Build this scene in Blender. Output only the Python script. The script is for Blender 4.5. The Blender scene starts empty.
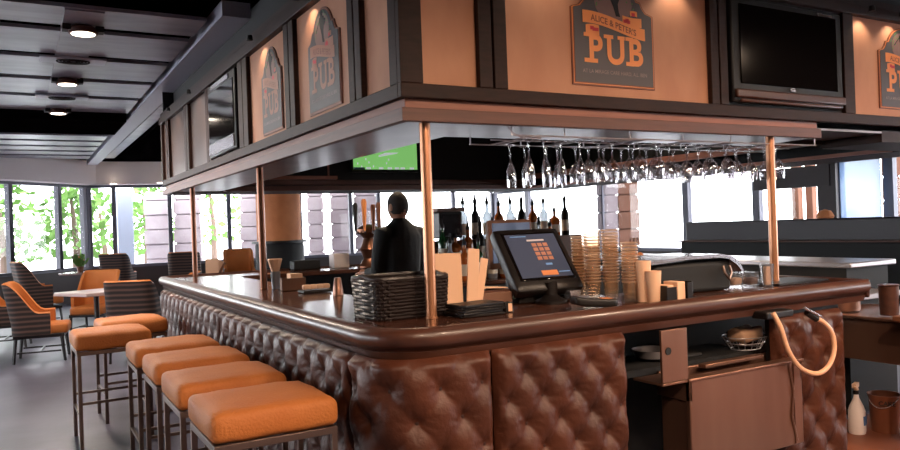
import bpy, bmesh, math, random
from mathutils import Vector, Matrix
random.seed(7)
PI = math.pi
sc = bpy.context.scene
C = sc.collection
R_ = math.radians

# ------------------------------------------------------------------ materials
def lin(c):
    return tuple(((v/255)/12.92 if v/255 <= .04045 else ((v/255+.055)/1.055)**2.4) for v in c)
def mat(name, rgb, rough=.5, metal=0, noise=None, bump=None, coat=0, emit=None, spec=.5, trans=0, scale=(1,1,1), rgb2=None, alpha=1):
    m = bpy.data.materials.new(name); m.use_nodes = True
    nt = m.node_tree; b = nt.nodes['Principled BSDF']; c = lin(rgb)
    b.inputs['Base Color'].default_value = (*c, 1); b.inputs['Roughness'].default_value = rough
    b.inputs['Metallic'].default_value = metal; b.inputs['Specular IOR Level'].default_value = spec
    b.inputs['Alpha'].default_value = alpha
    if coat: b.inputs['Coat Weight'].default_value = coat; b.inputs['Coat Roughness'].default_value = .12
    if trans: b.inputs['Transmission Weight'].default_value = trans
    if emit: b.inputs['Emission Color'].default_value = (*c, 1); b.inputs['Emission Strength'].default_value = emit
    if noise or bump:
        tc = nt.nodes.new('ShaderNodeTexCoord'); mp = nt.nodes.new('ShaderNodeMapping'); mp.inputs['Scale'].default_value = scale
        nt.links.new(tc.outputs['Object'], mp.inputs['Vector'])
    if noise:
        n = nt.nodes.new('ShaderNodeTexNoise'); n.inputs['Scale'].default_value = noise; n.inputs['Detail'].default_value = 4
        r = nt.nodes.new('ShaderNodeValToRGB'); c2 = lin(rgb2) if rgb2 else tuple(v*.6 for v in c)
        r.color_ramp.elements[0].position = .35; r.color_ramp.elements[1].position = .7
        r.color_ramp.elements[0].color = (*c2, 1); r.color_ramp.elements[1].color = (*c, 1)
        nt.links.new(mp.outputs[0], n.inputs['Vector']); nt.links.new(n.outputs['Fac'], r.inputs[0]); nt.links.new(r.outputs[0], b.inputs['Base Color'])
    if bump:
        n2 = nt.nodes.new('ShaderNodeTexNoise'); n2.inputs['Scale'].default_value = bump[0]; n2.inputs['Detail'].default_value = 3
        bp = nt.nodes.new('ShaderNodeBump'); bp.inputs['Strength'].default_value = bump[1]; bp.inputs['Distance'].default_value = .01
        nt.links.new(mp.outputs[0], n2.inputs['Vector']); nt.links.new(n2.outputs['Fac'], bp.inputs['Height']); nt.links.new(bp.outputs[0], b.inputs['Normal'])
    return m
def thin_glass(name, tint=(255,255,255), refl=.08, rough=.02, diff=0, dcol=(200,215,230)):
    m = bpy.data.materials.new(name); m.use_nodes = True; nt = m.node_tree; nt.nodes.clear()
    o = nt.nodes.new('ShaderNodeOutputMaterial'); t = nt.nodes.new('ShaderNodeBsdfTransparent'); t.inputs[0].default_value = (*lin(tint), 1)
    g = nt.nodes.new('ShaderNodeBsdfGlossy'); g.inputs['Roughness'].default_value = rough
    lf = nt.nodes.new('ShaderNodeLayerWeight'); lf.inputs[0].default_value = .5
    lw = nt.nodes.new('ShaderNodeMath'); lw.operation = 'POWER'; lw.inputs[1].default_value = 4; nt.links.new(lf.outputs['Facing'], lw.inputs[0])
    ad = nt.nodes.new('ShaderNodeMath'); ad.operation = 'MULTIPLY_ADD'; ad.inputs[1].default_value = .7; ad.inputs[2].default_value = refl
    mx = nt.nodes.new('ShaderNodeMixShader')
    nt.links.new(lw.outputs[0], ad.inputs[0]); nt.links.new(ad.outputs[0], mx.inputs[0]); nt.links.new(t.outputs[0], mx.inputs[1]); nt.links.new(g.outputs[0], mx.inputs[2])
    last = mx
    if diff:
        d = nt.nodes.new('ShaderNodeBsdfDiffuse'); d.inputs[0].default_value = (*lin(dcol), 1)
        tl = nt.nodes.new('ShaderNodeBsdfTranslucent'); tl.inputs[0].default_value = (*lin(dcol), 1)
        m0 = nt.nodes.new('ShaderNodeMixShader'); nt.links.new(d.outputs[0], m0.inputs[1]); nt.links.new(tl.outputs[0], m0.inputs[2])
        m2 = nt.nodes.new('ShaderNodeMixShader'); m2.inputs[0].default_value = diff
        nt.links.new(mx.outputs[0], m2.inputs[1]); nt.links.new(m0.outputs[0], m2.inputs[2]); last = m2
    nt.links.new(last.outputs[0], o.inputs[0]); return m
M = {}
M['wood'] = mat('bar wood', (84,50,38), .36, noise=6, rgb2=(64,37,28), scale=(.6,4,4), coat=.12)
M['woodtop'] = mat('bar top wood', (84,50,38), .24, noise=5, rgb2=(62,36,27), scale=(1,1,1), coat=.2)
M['frame'] = mat('canopy frame wood', (50,29,23), .55, noise=8, rgb2=(38,22,18), scale=(1,1,6), spec=.2)
M['trim'] = mat('canopy trim wood', (148,92,72), .5, noise=7, rgb2=(132,80,62), scale=(.5,.5,8))
M['trimd'] = mat('canopy lower trim', (96,54,40), .5, noise=7, rgb2=(80,44,32), scale=(.5,.5,8))
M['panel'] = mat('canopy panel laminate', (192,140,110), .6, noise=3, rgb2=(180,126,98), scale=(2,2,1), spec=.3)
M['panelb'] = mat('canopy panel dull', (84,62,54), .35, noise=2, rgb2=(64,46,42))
M['underside'] = mat('brushed underside', (150,140,140), .28, .75, noise=2, rgb2=(120,110,110))
M['leather'] = mat('tufted leather', (86,46,30), .45, bump=(60,.25), noise=3, rgb2=(64,33,22), spec=.3)
M['button'] = mat('leather button', (50,26,18), .4)
M['orange'] = mat('orange leather', (198,122,64), .6, bump=(90,.45), noise=3.5, rgb2=(184,108,54), spec=.3)
M['stripe'] = mat('striped fabric', (60,42,38), .8)
M['darkwood'] = mat('dark chair wood', (24,18,18), .35)
M['steel'] = mat('stool steel', (128,108,100), .32, .85)
M['bsteel'] = mat('brushed stainless', (156,116,98), .38, .8, noise=3, rgb2=(132,94,78), scale=(1,1,.2))
M['steelb'] = mat('counter stainless', (190,185,190), .3, .7)
M['copper'] = mat('copper pole', (200,142,108), .34, .75)
M['bronze'] = mat('bronze pole', (120,80,62), .3, .8)
M['black'] = mat('black plastic', (24,20,20), .4, spec=.35)
M['blackm'] = mat('matte black', (12,11,13), .7)
M['gloss'] = mat('black glass', (14,11,12), .07, coat=.3)
M['beam'] = mat('ceiling beam', (172,172,184), .4)
M['ceil'] = mat('ceiling board', (150,148,158), .34, noise=2, rgb2=(120,119,130), scale=(.8,3,1))
M['blackc'] = mat('dark ceiling', (9,7,8), 1, spec=0)
M['white'] = mat('header paint', (232,222,220), .6)
M['lowwall'] = mat('low wall', (60,52,54), .6)
M['mull'] = mat('mullion metal', (98,98,112), .5)
M['stone'] = mat('block stone', (176,164,168), .9, noise=2.2, rgb2=(154,140,144), bump=(9,.5), spec=.1)
M['stonew'] = mat('brown block', (128,90,74), .9, noise=2, rgb2=(108,76,62), bump=(9,.5), spec=.1)
M['plaster'] = mat('orange plaster', (214,134,82), .7, noise=4, rgb2=(200,120,72))
M['pale'] = mat('pale pillar', (176,184,204), .6)
M['floor'] = mat('slate floor', (94,91,108), .42, noise=1.3, rgb2=(72,69,84), bump=(7,.12))
M['bfloor'] = mat('bar floor', (140,80,54), .5, noise=2)
M['glass'] = thin_glass('window glass', refl=.02)
M['frost'] = thin_glass('frosted glass', diff=.75, dcol=(150,175,205))
M['wine'] = thin_glass('wine glass', tint=(252,251,252), refl=.2, rough=.05)
M['jarg'] = thin_glass('jar glass', tint=(248,246,246), refl=.12, rough=.05, diff=.08)
M['cup'] = thin_glass('plastic cup', tint=(254,249,243), refl=.07, rough=.15, diff=.05, dcol=(255,225,195))  # cup and rim: warm reflected tint put into the clear plastic
M['cuprim'] = thin_glass('plastic cup rim', tint=(254,246,240), refl=.2, rough=.2, diff=.45, dcol=(250,215,185))
M['paper'] = mat('peach paper', (222,178,146), .75)
M['paperw'] = mat('white paper', (225,210,205), .7)
M['wicker'] = mat('black wicker', (38,30,30), .35)
M['skin'] = mat('skin', (168,112,86), .5)
M['hair'] = mat('hair', (52,42,38), .8, noise=40)
M['shirt'] = mat('black shirt', (16,15,18), .75, bump=(14,.5))
M['trous'] = mat('trousers', (22,22,28), .8)
M['sign'] = mat('sign charcoal', (76,70,72), .5)
M['signo'] = mat('sign orange', (232,142,76), .5)
M['signb'] = mat('sign brown line', (120,66,46), .5)
M['signg'] = mat('sign glow', (128,98,92), .6)
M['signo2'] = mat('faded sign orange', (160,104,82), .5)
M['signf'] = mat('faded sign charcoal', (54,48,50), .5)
M['mauve'] = mat('faint sign lettering', (142,118,118), .5)
M['red'] = mat('red', (205,50,60), .5)
M['green'] = mat('bright green', (70,130,60), .5)
M['leaf'] = mat('tree leaf', (116,150,84), .8, noise=3, rgb2=(96,132,68), spec=.1)
M['bark'] = mat('bark', (110,90,80), .9)
M['ground'] = mat('outside ground', (205,205,210), .9)
M['amber'] = mat('amber liquor', (176,92,40), .15, coat=.5)
M['clearb'] = thin_glass('clear bottle', tint=(215,222,228), refl=.18, diff=.6, dcol=(190,194,202))
M['greenb'] = mat('green bottle', (30,70,40), .12, coat=.5)
M['label'] = mat('bottle label', (225,215,200), .6)
M['silver'] = mat('silver lid', (190,190,200), .25, .8)
M['hose'] = mat('hose', (225,170,135), .35)
M['lamp'] = mat('lamp lens', (255,236,214), .4, emit=9)
M['scrw'] = mat('screen white', (215,220,225), .4, emit=.6)
M['blue'] = mat('blue label', (60,100,150), .5)
M['cloth'] = mat('white rag', (215,212,215), .8)
M['cardboard'] = mat('brown box', (110,74,56), .6)
M['caddy'] = mat('caddy wood', (120,72,46), .5, noise=6)
# striped weave for chair backs
nt = M['stripe'].node_tree; b = nt.nodes['Principled BSDF']
tc = nt.nodes.new('ShaderNodeTexCoord'); w = nt.nodes.new('ShaderNodeTexWave'); w.bands_direction = 'Z'; w.inputs['Scale'].default_value = 5.2; w.inputs['Distortion'].default_value = .6
r = nt.nodes.new('ShaderNodeValToRGB'); r.color_ramp.elements[0].color = (*lin((34,24,24)),1); r.color_ramp.elements[1].color = (*lin((92,66,58)),1); r.color_ramp.elements[0].position=.3
nt.links.new(tc.outputs['Object'], w.inputs['Vector']); nt.links.new(w.outputs['Fac'], r.inputs[0]); nt.links.new(r.outputs[0], b.inputs['Base Color'])

# ------------------------------------------------------------------ mesh helpers
class MB:
    def __init__(s): s.v = []; s.f = []; s.mi = []; s.cur = 0
    def add(s, vs, fs):
        n = len(s.v); s.v += [tuple(p) for p in vs]; s.f += [tuple(i+n for i in f) for f in fs]; s.mi += [s.cur]*len(fs); return s
    def box(s, x0, x1, y0, y1, z0, z1, rot=None, ctr=None):
        vs = [Vector((x, y, z)) for z in (z0, z1) for y in (y0, y1) for x in (x0, x1)]
        if rot is not None:
            c = Vector(ctr) if ctr else Vector(((x0+x1)/2, (y0+y1)/2, (z0+z1)/2)); vs = [rot @ (v-c)+c for v in vs]
        return s.add(vs, [(0,2,3,1),(4,5,7,6),(0,1,5,4),(2,6,7,3),(0,4,6,2),(1,3,7,5)])
    def tube(s, pts, r, n=8, closed=False, caps=True):
        pts = [Vector(p) for p in pts]; rs = r if isinstance(r, (list, tuple)) else [r]*len(pts)
        vs = []; up = None; N = len(pts)
        for i, p in enumerate(pts):
            a = pts[i-1] if (i or closed) else p; b = pts[(i+1) % N] if (i < N-1 or closed) else p
            t = (b-a).normalized()
            if up is None: up = Vector((0,0,1)) if abs(t.z) < .9 else Vector((1,0,0))
            u = t.cross(up).normalized(); w = u.cross(t).normalized(); up = w
            for k in range(n):
                q = 2*PI*k/n; vs.append(p+u*math.cos(q)*rs[i]+w*math.sin(q)*rs[i])
        fs = []
        for i in range(N if closed else N-1):
            for k in range(n):
                a = i*n+k; b = i*n+(k+1) % n; j = (i+1) % N
                fs.append((a, b, j*n+(k+1) % n, j*n+k))
        if caps and not closed: fs += [tuple(range(n))[::-1], tuple((N-1)*n+k for k in range(n))]
        return s.add(vs, fs)
    def lathe(s, prof, c=(0,0,0), n=16, sx=1, sy=1, caps=True):
        vs = []; fs = []
        for r, z in prof:
            for k in range(n):
                q = 2*PI*k/n; vs.append((c[0]+r*sx*math.cos(q), c[1]+r*sy*math.sin(q), c[2]+z))
        for i in range(len(prof)-1):
            for k in range(n):
                fs.append((i*n+k, i*n+(k+1) % n, (i+1)*n+(k+1) % n, (i+1)*n+k))
        if caps: fs += [tuple(range(n))[::-1], tuple((len(prof)-1)*n+k for k in range(n))]
        return s.add(vs, fs)
    def prism(s, poly, f):      # poly in 2d; f(u,v,d) -> 3d ; d in 0,1
        n = len(poly); vs = [f(u, v, 0) for u, v in poly]+[f(u, v, 1) for u, v in poly]
        return s.add(vs, [tuple(range(n))[::-1], tuple(range(n, 2*n))]+[(i, (i+1) % n, n+(i+1) % n, n+i) for i in range(n)])
    def rbox(s, c, sz, rad, seg=6, f=None):   # rounded box
        bm = bmesh.new(); bmesh.ops.create_cube(bm, size=2); bmesh.ops.subdivide_edges(bm, edges=bm.edges[:], cuts=seg, use_grid_fill=True)
        vs = []
        h = [v/2 for v in sz]
        for v in bm.verts:
            p = []
            for i in range(3):
                t = v.co[i]; t = math.copysign(abs(t)**.45, t) if abs(t) > 0 else 0
                p.append(t*h[i])
            q = Vector([max(-(h[i]-rad), min(h[i]-rad, p[i])) for i in range(3)]); d = Vector(p)-q
            d = d.normalized()*rad if d.length > 1e-6 else d
            w = q+d
            if f: w = f(w)
            vs.append((w.x+c[0], w.y+c[1], w.z+c[2]))
        bm.verts.index_update(); fs = [tuple(x.index for x in fa.verts) for fa in bm.faces]; bm.free()
        return s.add(vs, fs)
    def xf(s, m):
        s.v = [tuple(m @ Vector(p)) for p in s.v]; return s
    def obj(s, name, m, parent=None, bevel=0, smooth=True, kind=None, label=None, ang=35, sub=0, fix=True):
        me = bpy.data.meshes.new(name); me.from_pydata(s.v, [], s.f)
        ms = m if isinstance(m, list) else [m]
        for x in ms: me.materials.append(x)
        if len(ms) > 1: me.polygons.foreach_set('material_index', s.mi)
        if fix:
            bm = bmesh.new(); bm.from_mesh(me); bmesh.ops.recalc_face_normals(bm, faces=bm.faces[:]); bm.to_mesh(me); bm.free()
        if smooth:
            me.polygons.foreach_set('use_smooth', [True]*len(me.polygons)); me.set_sharp_from_angle(angle=R_(ang))
        o = bpy.data.objects.new(name, me); C.objects.link(o)
        if parent: o.parent = parent
        if bevel:
            b = o.modifiers.new('b', 'BEVEL'); b.width = bevel; b.segments = 2; b.limit_method = 'ANGLE'
        if sub:
            b = o.modifiers.new('s', 'SUBSURF'); b.levels = sub; b.render_levels = sub
        if kind: o['kind'] = kind
        if label: o['label'] = label
        return o
def tag(o, label, cat, group=None, kind=None):
    o['label'] = label; o['category'] = cat
    if group: o['group'] = group
    if kind: o['kind'] = kind
    return o
def thing(name, label, cat, loc=(0,0,0), rz=0, group=None):
    o = bpy.data.objects.new(name, None); C.objects.link(o); o.location = loc; o.rotation_euler = (0,0,rz); o.empty_display_size = .1
    return tag(o, label, cat, group)
def kids(o): return [c for c in bpy.data.objects if c.parent == o]
def dup(root, loc, rz=None, label=None, group=None):
    r = root.copy(); C.objects.link(r); r.location = loc
    if rz is not None: r.rotation_euler = (0,0,rz)
    if label: r['label'] = label
    if group: r['group'] = group
    for ch in kids(root):
        c = ch.copy(); C.objects.link(c); c.parent = r
        for g in kids(ch):
            d = g.copy(); C.objects.link(d); d.parent = c
    return r
def struct(name, mb, m, **k): return mb.obj(name, m, kind='structure', **k)
def sweep(mb, path, prof, closed_prof=True):
    """path: list of (x,y); prof: list of (offset outward, z). outward = right side of travel"""
    P = [Vector((p[0], p[1])) for p in path]; vs = []; n = len(prof)
    for i, p in enumerate(P):
        a = P[i-1] if i else None; b = P[i+1] if i < len(P)-1 else None
        d1 = (p-a).normalized() if a else (b-p).normalized(); d2 = (b-p).normalized() if b else d1
        n1 = Vector((d1.y, -d1.x)); n2 = Vector((d2.y, -d2.x)); nn = (n1+n2).normalized(); k = 1/max(.3, nn.dot(n1))
        for o, z in prof: q = p+nn*o*k; vs.append((q.x, q.y, z))
    fs = []
    for i in range(len(P)-1):
        for k in range(n if closed_prof else n-1):
            fs.append((i*n+k, i*n+(k+1) % n, (i+1)*n+(k+1) % n, (i+1)*n+k))
    if closed_prof: fs += [tuple(range(n))[::-1], tuple((len(P)-1)*n+k for k in range(n))]
    return mb.add(vs, fs)
def arc(cx, cy, r, a0, a1, n=8): return [(cx+r*math.cos(R_(a0+(a1-a0)*i/n)), cy+r*math.sin(R_(a0+(a1-a0)*i/n))) for i in range(n+1)]

def at(px, w, z=0):   # a point by bearing and depth from the viewpoint
    f = 754.; yaw = R_(29.8); a = (px-450)/f
    return (math.sin(yaw)*w+math.cos(yaw)*w*a, math.cos(yaw)*w-math.sin(yaw)*w*a, z)
# ------------------------------------------------------------------ room shell
struct('floor', MB().box(-9,13,-5,21,-.1,0), M['floor'], smooth=False)
CZ = 3.2
struct('ceiling', MB().box(-9,13,-5,21,CZ+.12,CZ+.3), M['blackc'], smooth=False)
# raised ceiling boards between dark grooves
mb = MB()
gy = [6.05, 6.78, 7.84, 8.94, 10.02, 11.3]
for a, b in zip(gy, gy[1:]): mb.box(-8.9,1.36,a+.12,b-.08,CZ,CZ+.03)
mb.cur = 0
o = struct('trim_1', mb, M['ceil'], smooth=False)
mb = MB()
for a in [12.95+.85*i for i in range(6)]: mb.box(-8.9,1.36,a+.10,a+.70,CZ,CZ+.03)
struct('trim_2', mb, M['ceil'], smooth=False)
struct('trim_3', MB().box(-8.9,1.36,11.35,12.85,CZ-.1,CZ+.1), M['blackc'], smooth=False)
struct('trim_4', MB().box(1.42,1.64,5.9,19.2,CZ-.02,CZ+.1), M['beam'], smooth=False)
struct('trim_5', MB().box(.35,.62,6.2,12,CZ-.012,CZ+.02), M['ceil'], smooth=False)
struct('trim_11', MB().box(1.70,1.88,6.2,18,CZ+.03,CZ+.1), M['ceil'], smooth=False)
struct('trim_6', MB().box(1.9,12.3,-4.9,18,CZ-.02,CZ+.11), M['blackc'], smooth=False)
# window walls: low wall, header band, windows with mullions
def wallseg(name, p, q, zh, mulls, header=True):
    p = Vector(p); q = Vector(q); d = (q-p); L = d.length; d.normalize(); n = Vector((-d.y, d.x))   # n points outside
    def blk(mb, a, b, z0, z1, t0, t1):
        vs = []
        for z in (z0, z1):
            for s, t in ((a,t0),(b,t0),(b,t1),(a,t1)): w = p+d*s+n*t; vs.append((w.x, w.y, z))
        mb.add(vs, [(0,3,2,1),(4,5,6,7),(0,1,5,4),(1,2,6,5),(2,3,7,6),(3,0,4,7)])
    mb = MB(); blk(mb, 0, L, 0, .75, 0, .25); blk(mb, 0, L, zh, CZ+.2, .02, .25); struct('wall_'+name, mb, M['lowwall'], smooth=False)
    return blk, L
WN = [0]
def windows(blk, L, cuts, zh, wd=.11, pane=None):
    for i, (a, b) in enumerate(zip(cuts, cuts[1:])):
        WN[0] += 1
        mb = MB(); w = wd/2
        blk(mb, a-(0 if i==0 else w*.0), a+w, .75, zh, -.0, .12); blk(mb, b-w, b, .75, zh, -.0, .12)
        blk(mb, a+w, b-w, .75, .82, 0, .14); blk(mb, a+w, b-w, zh-.06, zh, 0, .14)
        o = struct('window_%d' % WN[0], mb, M['mull'], smooth=False)
        g = MB(); blk(g, a+w, b-w, .82, zh-.06, .06, .07)
        g.obj('pane', M['glass'], o, smooth=False)
ZH = 2.76
A0 = (-9, 10.0); A1 = (1.5, 20.0)
blk, L = wallseg('left', A0, A1, ZH, None)
dx = (A1[0]-A0[0]); 
def sA(px): # distance along wall of a chosen photo column
    return px
windows(blk, L, [0, 1.5, 3.3, 5.1, 6.9, 8.7, 10.5, 12.27, 13.6, 14.37, L], ZH, .10)
mb = MB(); blk(mb, 0, L-.0, ZH, CZ+.1, -.38, 0); struct('trim_7', mb, M['white'], smooth=False)
B0 = (1.5, 20.0); B1 = (12.4, 19.0)
blk, L = wallseg('back', B0, B1, ZH, None)
windows(blk, L, [0, .54, 1.82, 3.25, 5.1, 6.51, 7.33, 9.65, L], ZH, .1)
mb = MB(); blk(mb, 0, L, ZH, CZ+.1, -.38, 0); struct('trim_8', mb, M['white'], smooth=False)
RB0 = (12.4, 19.0); RB1 = (12.4, -5.0)
blk, L = wallseg('right', RB0, RB1, 2.42, None)
windows(blk, L, [0, 1.7, 4.8, 7.5, 9.28, 10.95, 11.85, 14, 17, 20, L], 2.42, .16)
struct('trim_9', MB().box(12.3,12.38,8.0,8.35,.75,2.42), M['lowwall'], smooth=False)
struct('trim_10', MB().box(12.1,12.4,-4.9,18.8,2.42,CZ+.1), M['lowwall'], smooth=False)
# frosted pane beside the thick frame
mb = MB(); mb.box(12.28,12.42,8.1,9.66,1.95,2.32); mb.obj('transom', M['lowwall'], bpy.data.objects['window_%d' % (WN[0]-5)], smooth=False)
MB().box(12.30,12.32,7.22,7.92,.8,2.40).obj('pane', M['frost'], bpy.data.objects['window_%d' % (WN[0]-4)])
struct('wall_front', MB().box(-9,12.5,-5.1,-5,0,CZ+.2), M['lowwall'], smooth=False)
blk, L = wallseg('side', (-9,-5), (-9,10), ZH, None)
windows(blk, L, [8.4,10.6,12.8,L], ZH, .12)  # unseen windows, added to spill more daylight on the floor and bar
mb = MB(); blk(mb, 0, 8.4, .75, ZH, 0, .25); struct('trim_12', mb, M['lowwall'], smooth=False)  # rest of the unseen wall kept solid to limit that daylight
struct('floor.001', MB().box(-40,60,-30,80,-.25,-.12), M['ground'], smooth=False)

# stone columns
def stone(x, y, w, d, z1, label, m='stone', rz=0, course=.42, name='stone_column'):
    mb = MB(); z = 0; rnd = random.Random(int(x*100))
    while z < z1-.02:
        h = min(course, z1-z); e = rnd.uniform(0,.03)
        mb.box(-w/2-e, w/2+e, -d/2-e, d/2+e, z, z+h-.03); mb.box(-w/2+.03, w/2-.03, -d/2+.03, d/2-.03, z+h-.03, z+h); z += h
    o = mb.obj(name, M[m], bevel=.01); o.location = (x, y, 0); o.rotation_euler.z = rz
    return tag(o, label, 'column')
def stone_px(p0, p1, w, d, z1, label, m='stone', rz=0):
    w += 1.6 if p0 < 500 else 0; x, y, _ = at((p0+p1)/2, w); stone(x, y, (p1-p0)*w/754., d, z1, label, m, rz)
for p0, p1, w_, l in ((147,170,20.2,'grey block stone column outside the left windows, beside a thin mullion'),(176,201,20.4,'pale block stone column seen just past the farthest bar pole'),
    (242,258,20.8,'pinkish stone column left of the orange plaster pillar'),(309,323,21.4,'narrow pinkish stone column right of the orange plaster pillar'),
    (332,351,21.8,'stone column behind the beer tap handles, left of a mullion'),(356,377,22.0,'stone column directly behind the beer tap tower, right of a mullion')):
    stone_px(p0, p1, w_, .2, ZH, l, rz=-.52)
stone_px(599, 617, 18.6, .3, 2.6, 'grey block column outside the white windows above the cup stacks', rz=-.52)
stone_px(618, 637, 18.6, .3, 2.6, 'right face of the grey block column, its warm light put into brown colour', 'stonew', rz=-.52)  # warm-lit face of the same column, built apart with the light in its brown
stone_px(888, 900, 13.6, .2, 2.6, 'brown block column at the far right edge beside the frosted window', 'stonew', rz=-.52)
o = MB().box(-.2,.2,-.2,.2,0,ZH).obj('pale_pillar', M['pale'], bevel=.01); o.location=(*at(125,20.6)[:2],0); tag(o,'smooth pale blue grey pillar between windows at the left','column')
# orange pillar over a black cabinet
t = thing('plaster_pillar', 'round orange plaster pillar rising above a black cabinet', 'column', (4.35,14.2,0))
MB().lathe([(.42,1.32),(.42,CZ)], n=32).obj('shaft', M['plaster'], t)
t = thing('fireplace_cabinet', 'black round cabinet wrapped round the foot of the orange pillar', 'cabinet', (4.35,14.2,0))
MB().lathe([(.46,0),(.46,1.24),(.44,1.27)], n=32).obj('body', M['blackm'], t)
MB().lathe([(.52,1.27),(.52,1.32)], n=32).obj('top', M['black'], t)

# outside: trees, piers
def tree(x, y, h, label, seed, r=1.3, nleaf=300):
    rnd = random.Random(seed); t = thing('tree', label, 'tree', (x,y,-.12), 0)
    MB().tube([(0,0,0),(.05,0,h*.4),(-.05,.1,h*.8)],[.12,.09,.04],8).obj('trunk', M['bark'], t)
    mb = MB()
    for i in range(nleaf):
        a = rnd.uniform(0,2*PI); z = rnd.uniform(.3,1); rr = r*math.sin(PI*min(1,z*.85+.12))**.6*math.sqrt(rnd.random())
        c = Vector((rr*math.cos(a), rr*math.sin(a), z*h)); u = Vector([rnd.gauss(0,1) for _ in range(3)]).normalized()*rnd.uniform(.09,.2); w = u.orthogonal().normalized()*u.length*.6
        w = Matrix.Rotation(rnd.uniform(0,6), 3, u) @ w
        mb.add([c-u, c+w, c+u, c-w], [(0,1,2,3)])
    mb.obj('foliage', M['leaf'], t, smooth=False, fix=False)
tree(-.4,24,3.4,'leafy green tree outside the leftmost windows, nearest the left photo edge',1)
tree(1.35,23.4,3.6,'leafy green tree outside, just left of the second wide mullion',2,.9)
tree(2.3,26,3.0,'light green tree outside between the second and third mullions',3,1.1,170)
tree(3.7,27,3.6,'pale green tree outside left of the grey stone column',4,1.0)
tree(5.9,27,4.2,'hazy green tree outside, seen under the canopy left of the first front-left pole',5,1.8,260)
tree(-3,24,4.0,'leafy green tree outside, cut by the left photo edge',6,1.4)
for px, l in ((798,'brick pier outside the right window, left of the pair'),(812,'brick pier outside the right window, right of the pair')):
    x, y, _ = at(px, 16.0); o = MB().box(-.08,.08,-.08,.08,-.12,3.2).obj('brick_pier', M['stonew'], bevel=.01); o.location=(x,y,0); tag(o,l,'column')

# ------------------------------------------------------------------ bar canopy
XL, XR, YF, YB = 1.52, 6.95, 3.02, 9.35
can = thing('bar_canopy', 'dark wood canopy ring over the bar with beige lit panels', 'canopy')
ZB, ZT = 2.075, 2.87
# underside plates (ring) and inner faces
mb = MB(); mb.box(XL,2.0,YF+.5,8.72,1.975,2.0); mb.box(XL,4.47,YF,YF+.5,1.975,2.0); mb.box(4.47,5.25,YF+.04,YF+.5,2.03,2.045)
mb.obj('underside', M['underside'], can, smooth=False)
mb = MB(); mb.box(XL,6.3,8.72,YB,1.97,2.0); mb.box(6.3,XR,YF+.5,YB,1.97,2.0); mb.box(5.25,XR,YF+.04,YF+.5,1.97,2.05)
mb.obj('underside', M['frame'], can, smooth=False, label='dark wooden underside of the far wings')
mb = MB(); mb.box(2.0,6.3,8.70,8.76,2.1,CZ+.05); mb.box(1.97,2.03,YF+.5,8.7,2.0,CZ+.05); mb.box(2.03,6.3,YF+.47,YF+.52,2.0,CZ+.05); mb.box(6.27,6.33,YF+.5,8.7,2.13,CZ+.05)
mb.obj('inner_face', M['blackm'], can, smooth=False)
mb = MB(); mb.box(2.03,6.27,8.62,8.70,1.97,2.03); mb.box(2.03,6.27,8.66,8.70,2.04,2.1); mb.cur=0
mb.obj('inner_trim', M['trimd'], can, smooth=False, bevel=.006)
mb = MB(); mb.box(6.2,6.27,YF+.55,8.62,1.97,2.0); mb.box(6.2,6.27,YF+.55,8.62,2.10,2.17); mb.obj('side_rail', M['trim'], can, smooth=False)
mb = MB(); mb.box(2.2,3.3,8.4,8.46,2.09,2.13); mb.tube([(3.2,8.43,2.12),(3.2,8.43,2.5)],.012); mb.tube([(2.3,8.43,2.12),(2.3,8.43,2.5)],.012)
mb.obj('hanging_rail', M['trim'], can, smooth=False)
# ledge strip and lower fascia
def ring(mb, path, prof): sweep(mb, path, prof)
lp = [(4.47,YF),(XL,YF),(XL,YB)]
# travelling -X along the front then +Y along left: outward normal must point -Y / -X -> left side of travel, so use negative offsets
mb = MB(); sweep(mb, lp, [(-0.0,2.03),(0.02,2.03),(0.02,2.075),(-0.0,2.075)]); mb.obj('ledge_trim', M['trim'], can, smooth=False, bevel=.003)
mb = MB(); sweep(mb, lp, [(-.03,1.97),(.012,1.97),(.012,2.03),(-.03,2.03)]); mb.obj('fascia_trim', M['trimd'], can, smooth=False, bevel=.003)
# frames: openings as list; facade helper u along, v up
def facade(f, bays, z0, z1, zo0, zo1, u0, u1, frame_mat):
    """f(u,v,d) maps; d outward depth"""
    mb = MB()
    def bx(a, b, c, e, d0, d1):
        vs = [f(u, v, d) for d in (d0, d1) for v in (c, e) for u in (a, b)]
        mb.add(vs, [(0,2,3,1),(4,5,7,6),(0,1,5,4),(2,6,7,3),(0,4,6,2),(1,3,7,5)])
    bx(u0, u1, z0, zo0, 0, .035); bx(u0, u1, zo1, z1, 0, .05)
    xs = [u0]+[v for b_ in bays for v in b_[:2]]+[u1]
    for a, b in zip(xs[0::2], xs[1::2]):
        if b-a > .12:
            m_ = (a+b)/2; bx(a, m_-.006, zo0, zo1, 0, .035); bx(m_+.006, b, zo0, zo1, 0, .035); bx(m_-.006, m_+.006, zo0, zo1, 0, .015)
        elif b > a: bx(a, b, zo0, zo1, 0, .035)
    o = mb.obj('frame', frame_mat, can, smooth=False, bevel=.004)
    for a, b, kind in bays:
        mb = MB()
        vs = [f(u, v, d) for d in (-.03, .004) for v in (zo0-.01, zo1+.01) for u in (a-.01, b+.01)]
        mb.add(vs, [(0,2,3,1),(4,5,7,6),(0,1,5,4),(2,6,7,3),(0,4,6,2),(1,3,7,5)])
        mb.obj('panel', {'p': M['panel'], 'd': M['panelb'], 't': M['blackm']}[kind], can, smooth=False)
FR = lambda u, v, d: (u, YF-d, v)
FL = lambda u, v, d: (XL-d, u, v)
facade(FR, [(1.60,1.90,'p'),(2.06,3.47,'p'),(3.61,4.73,'t'),(4.84,6.4,'p')], 2.075, ZT, 2.14, 2.80, XL-.035, XR, M['frame'])
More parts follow.
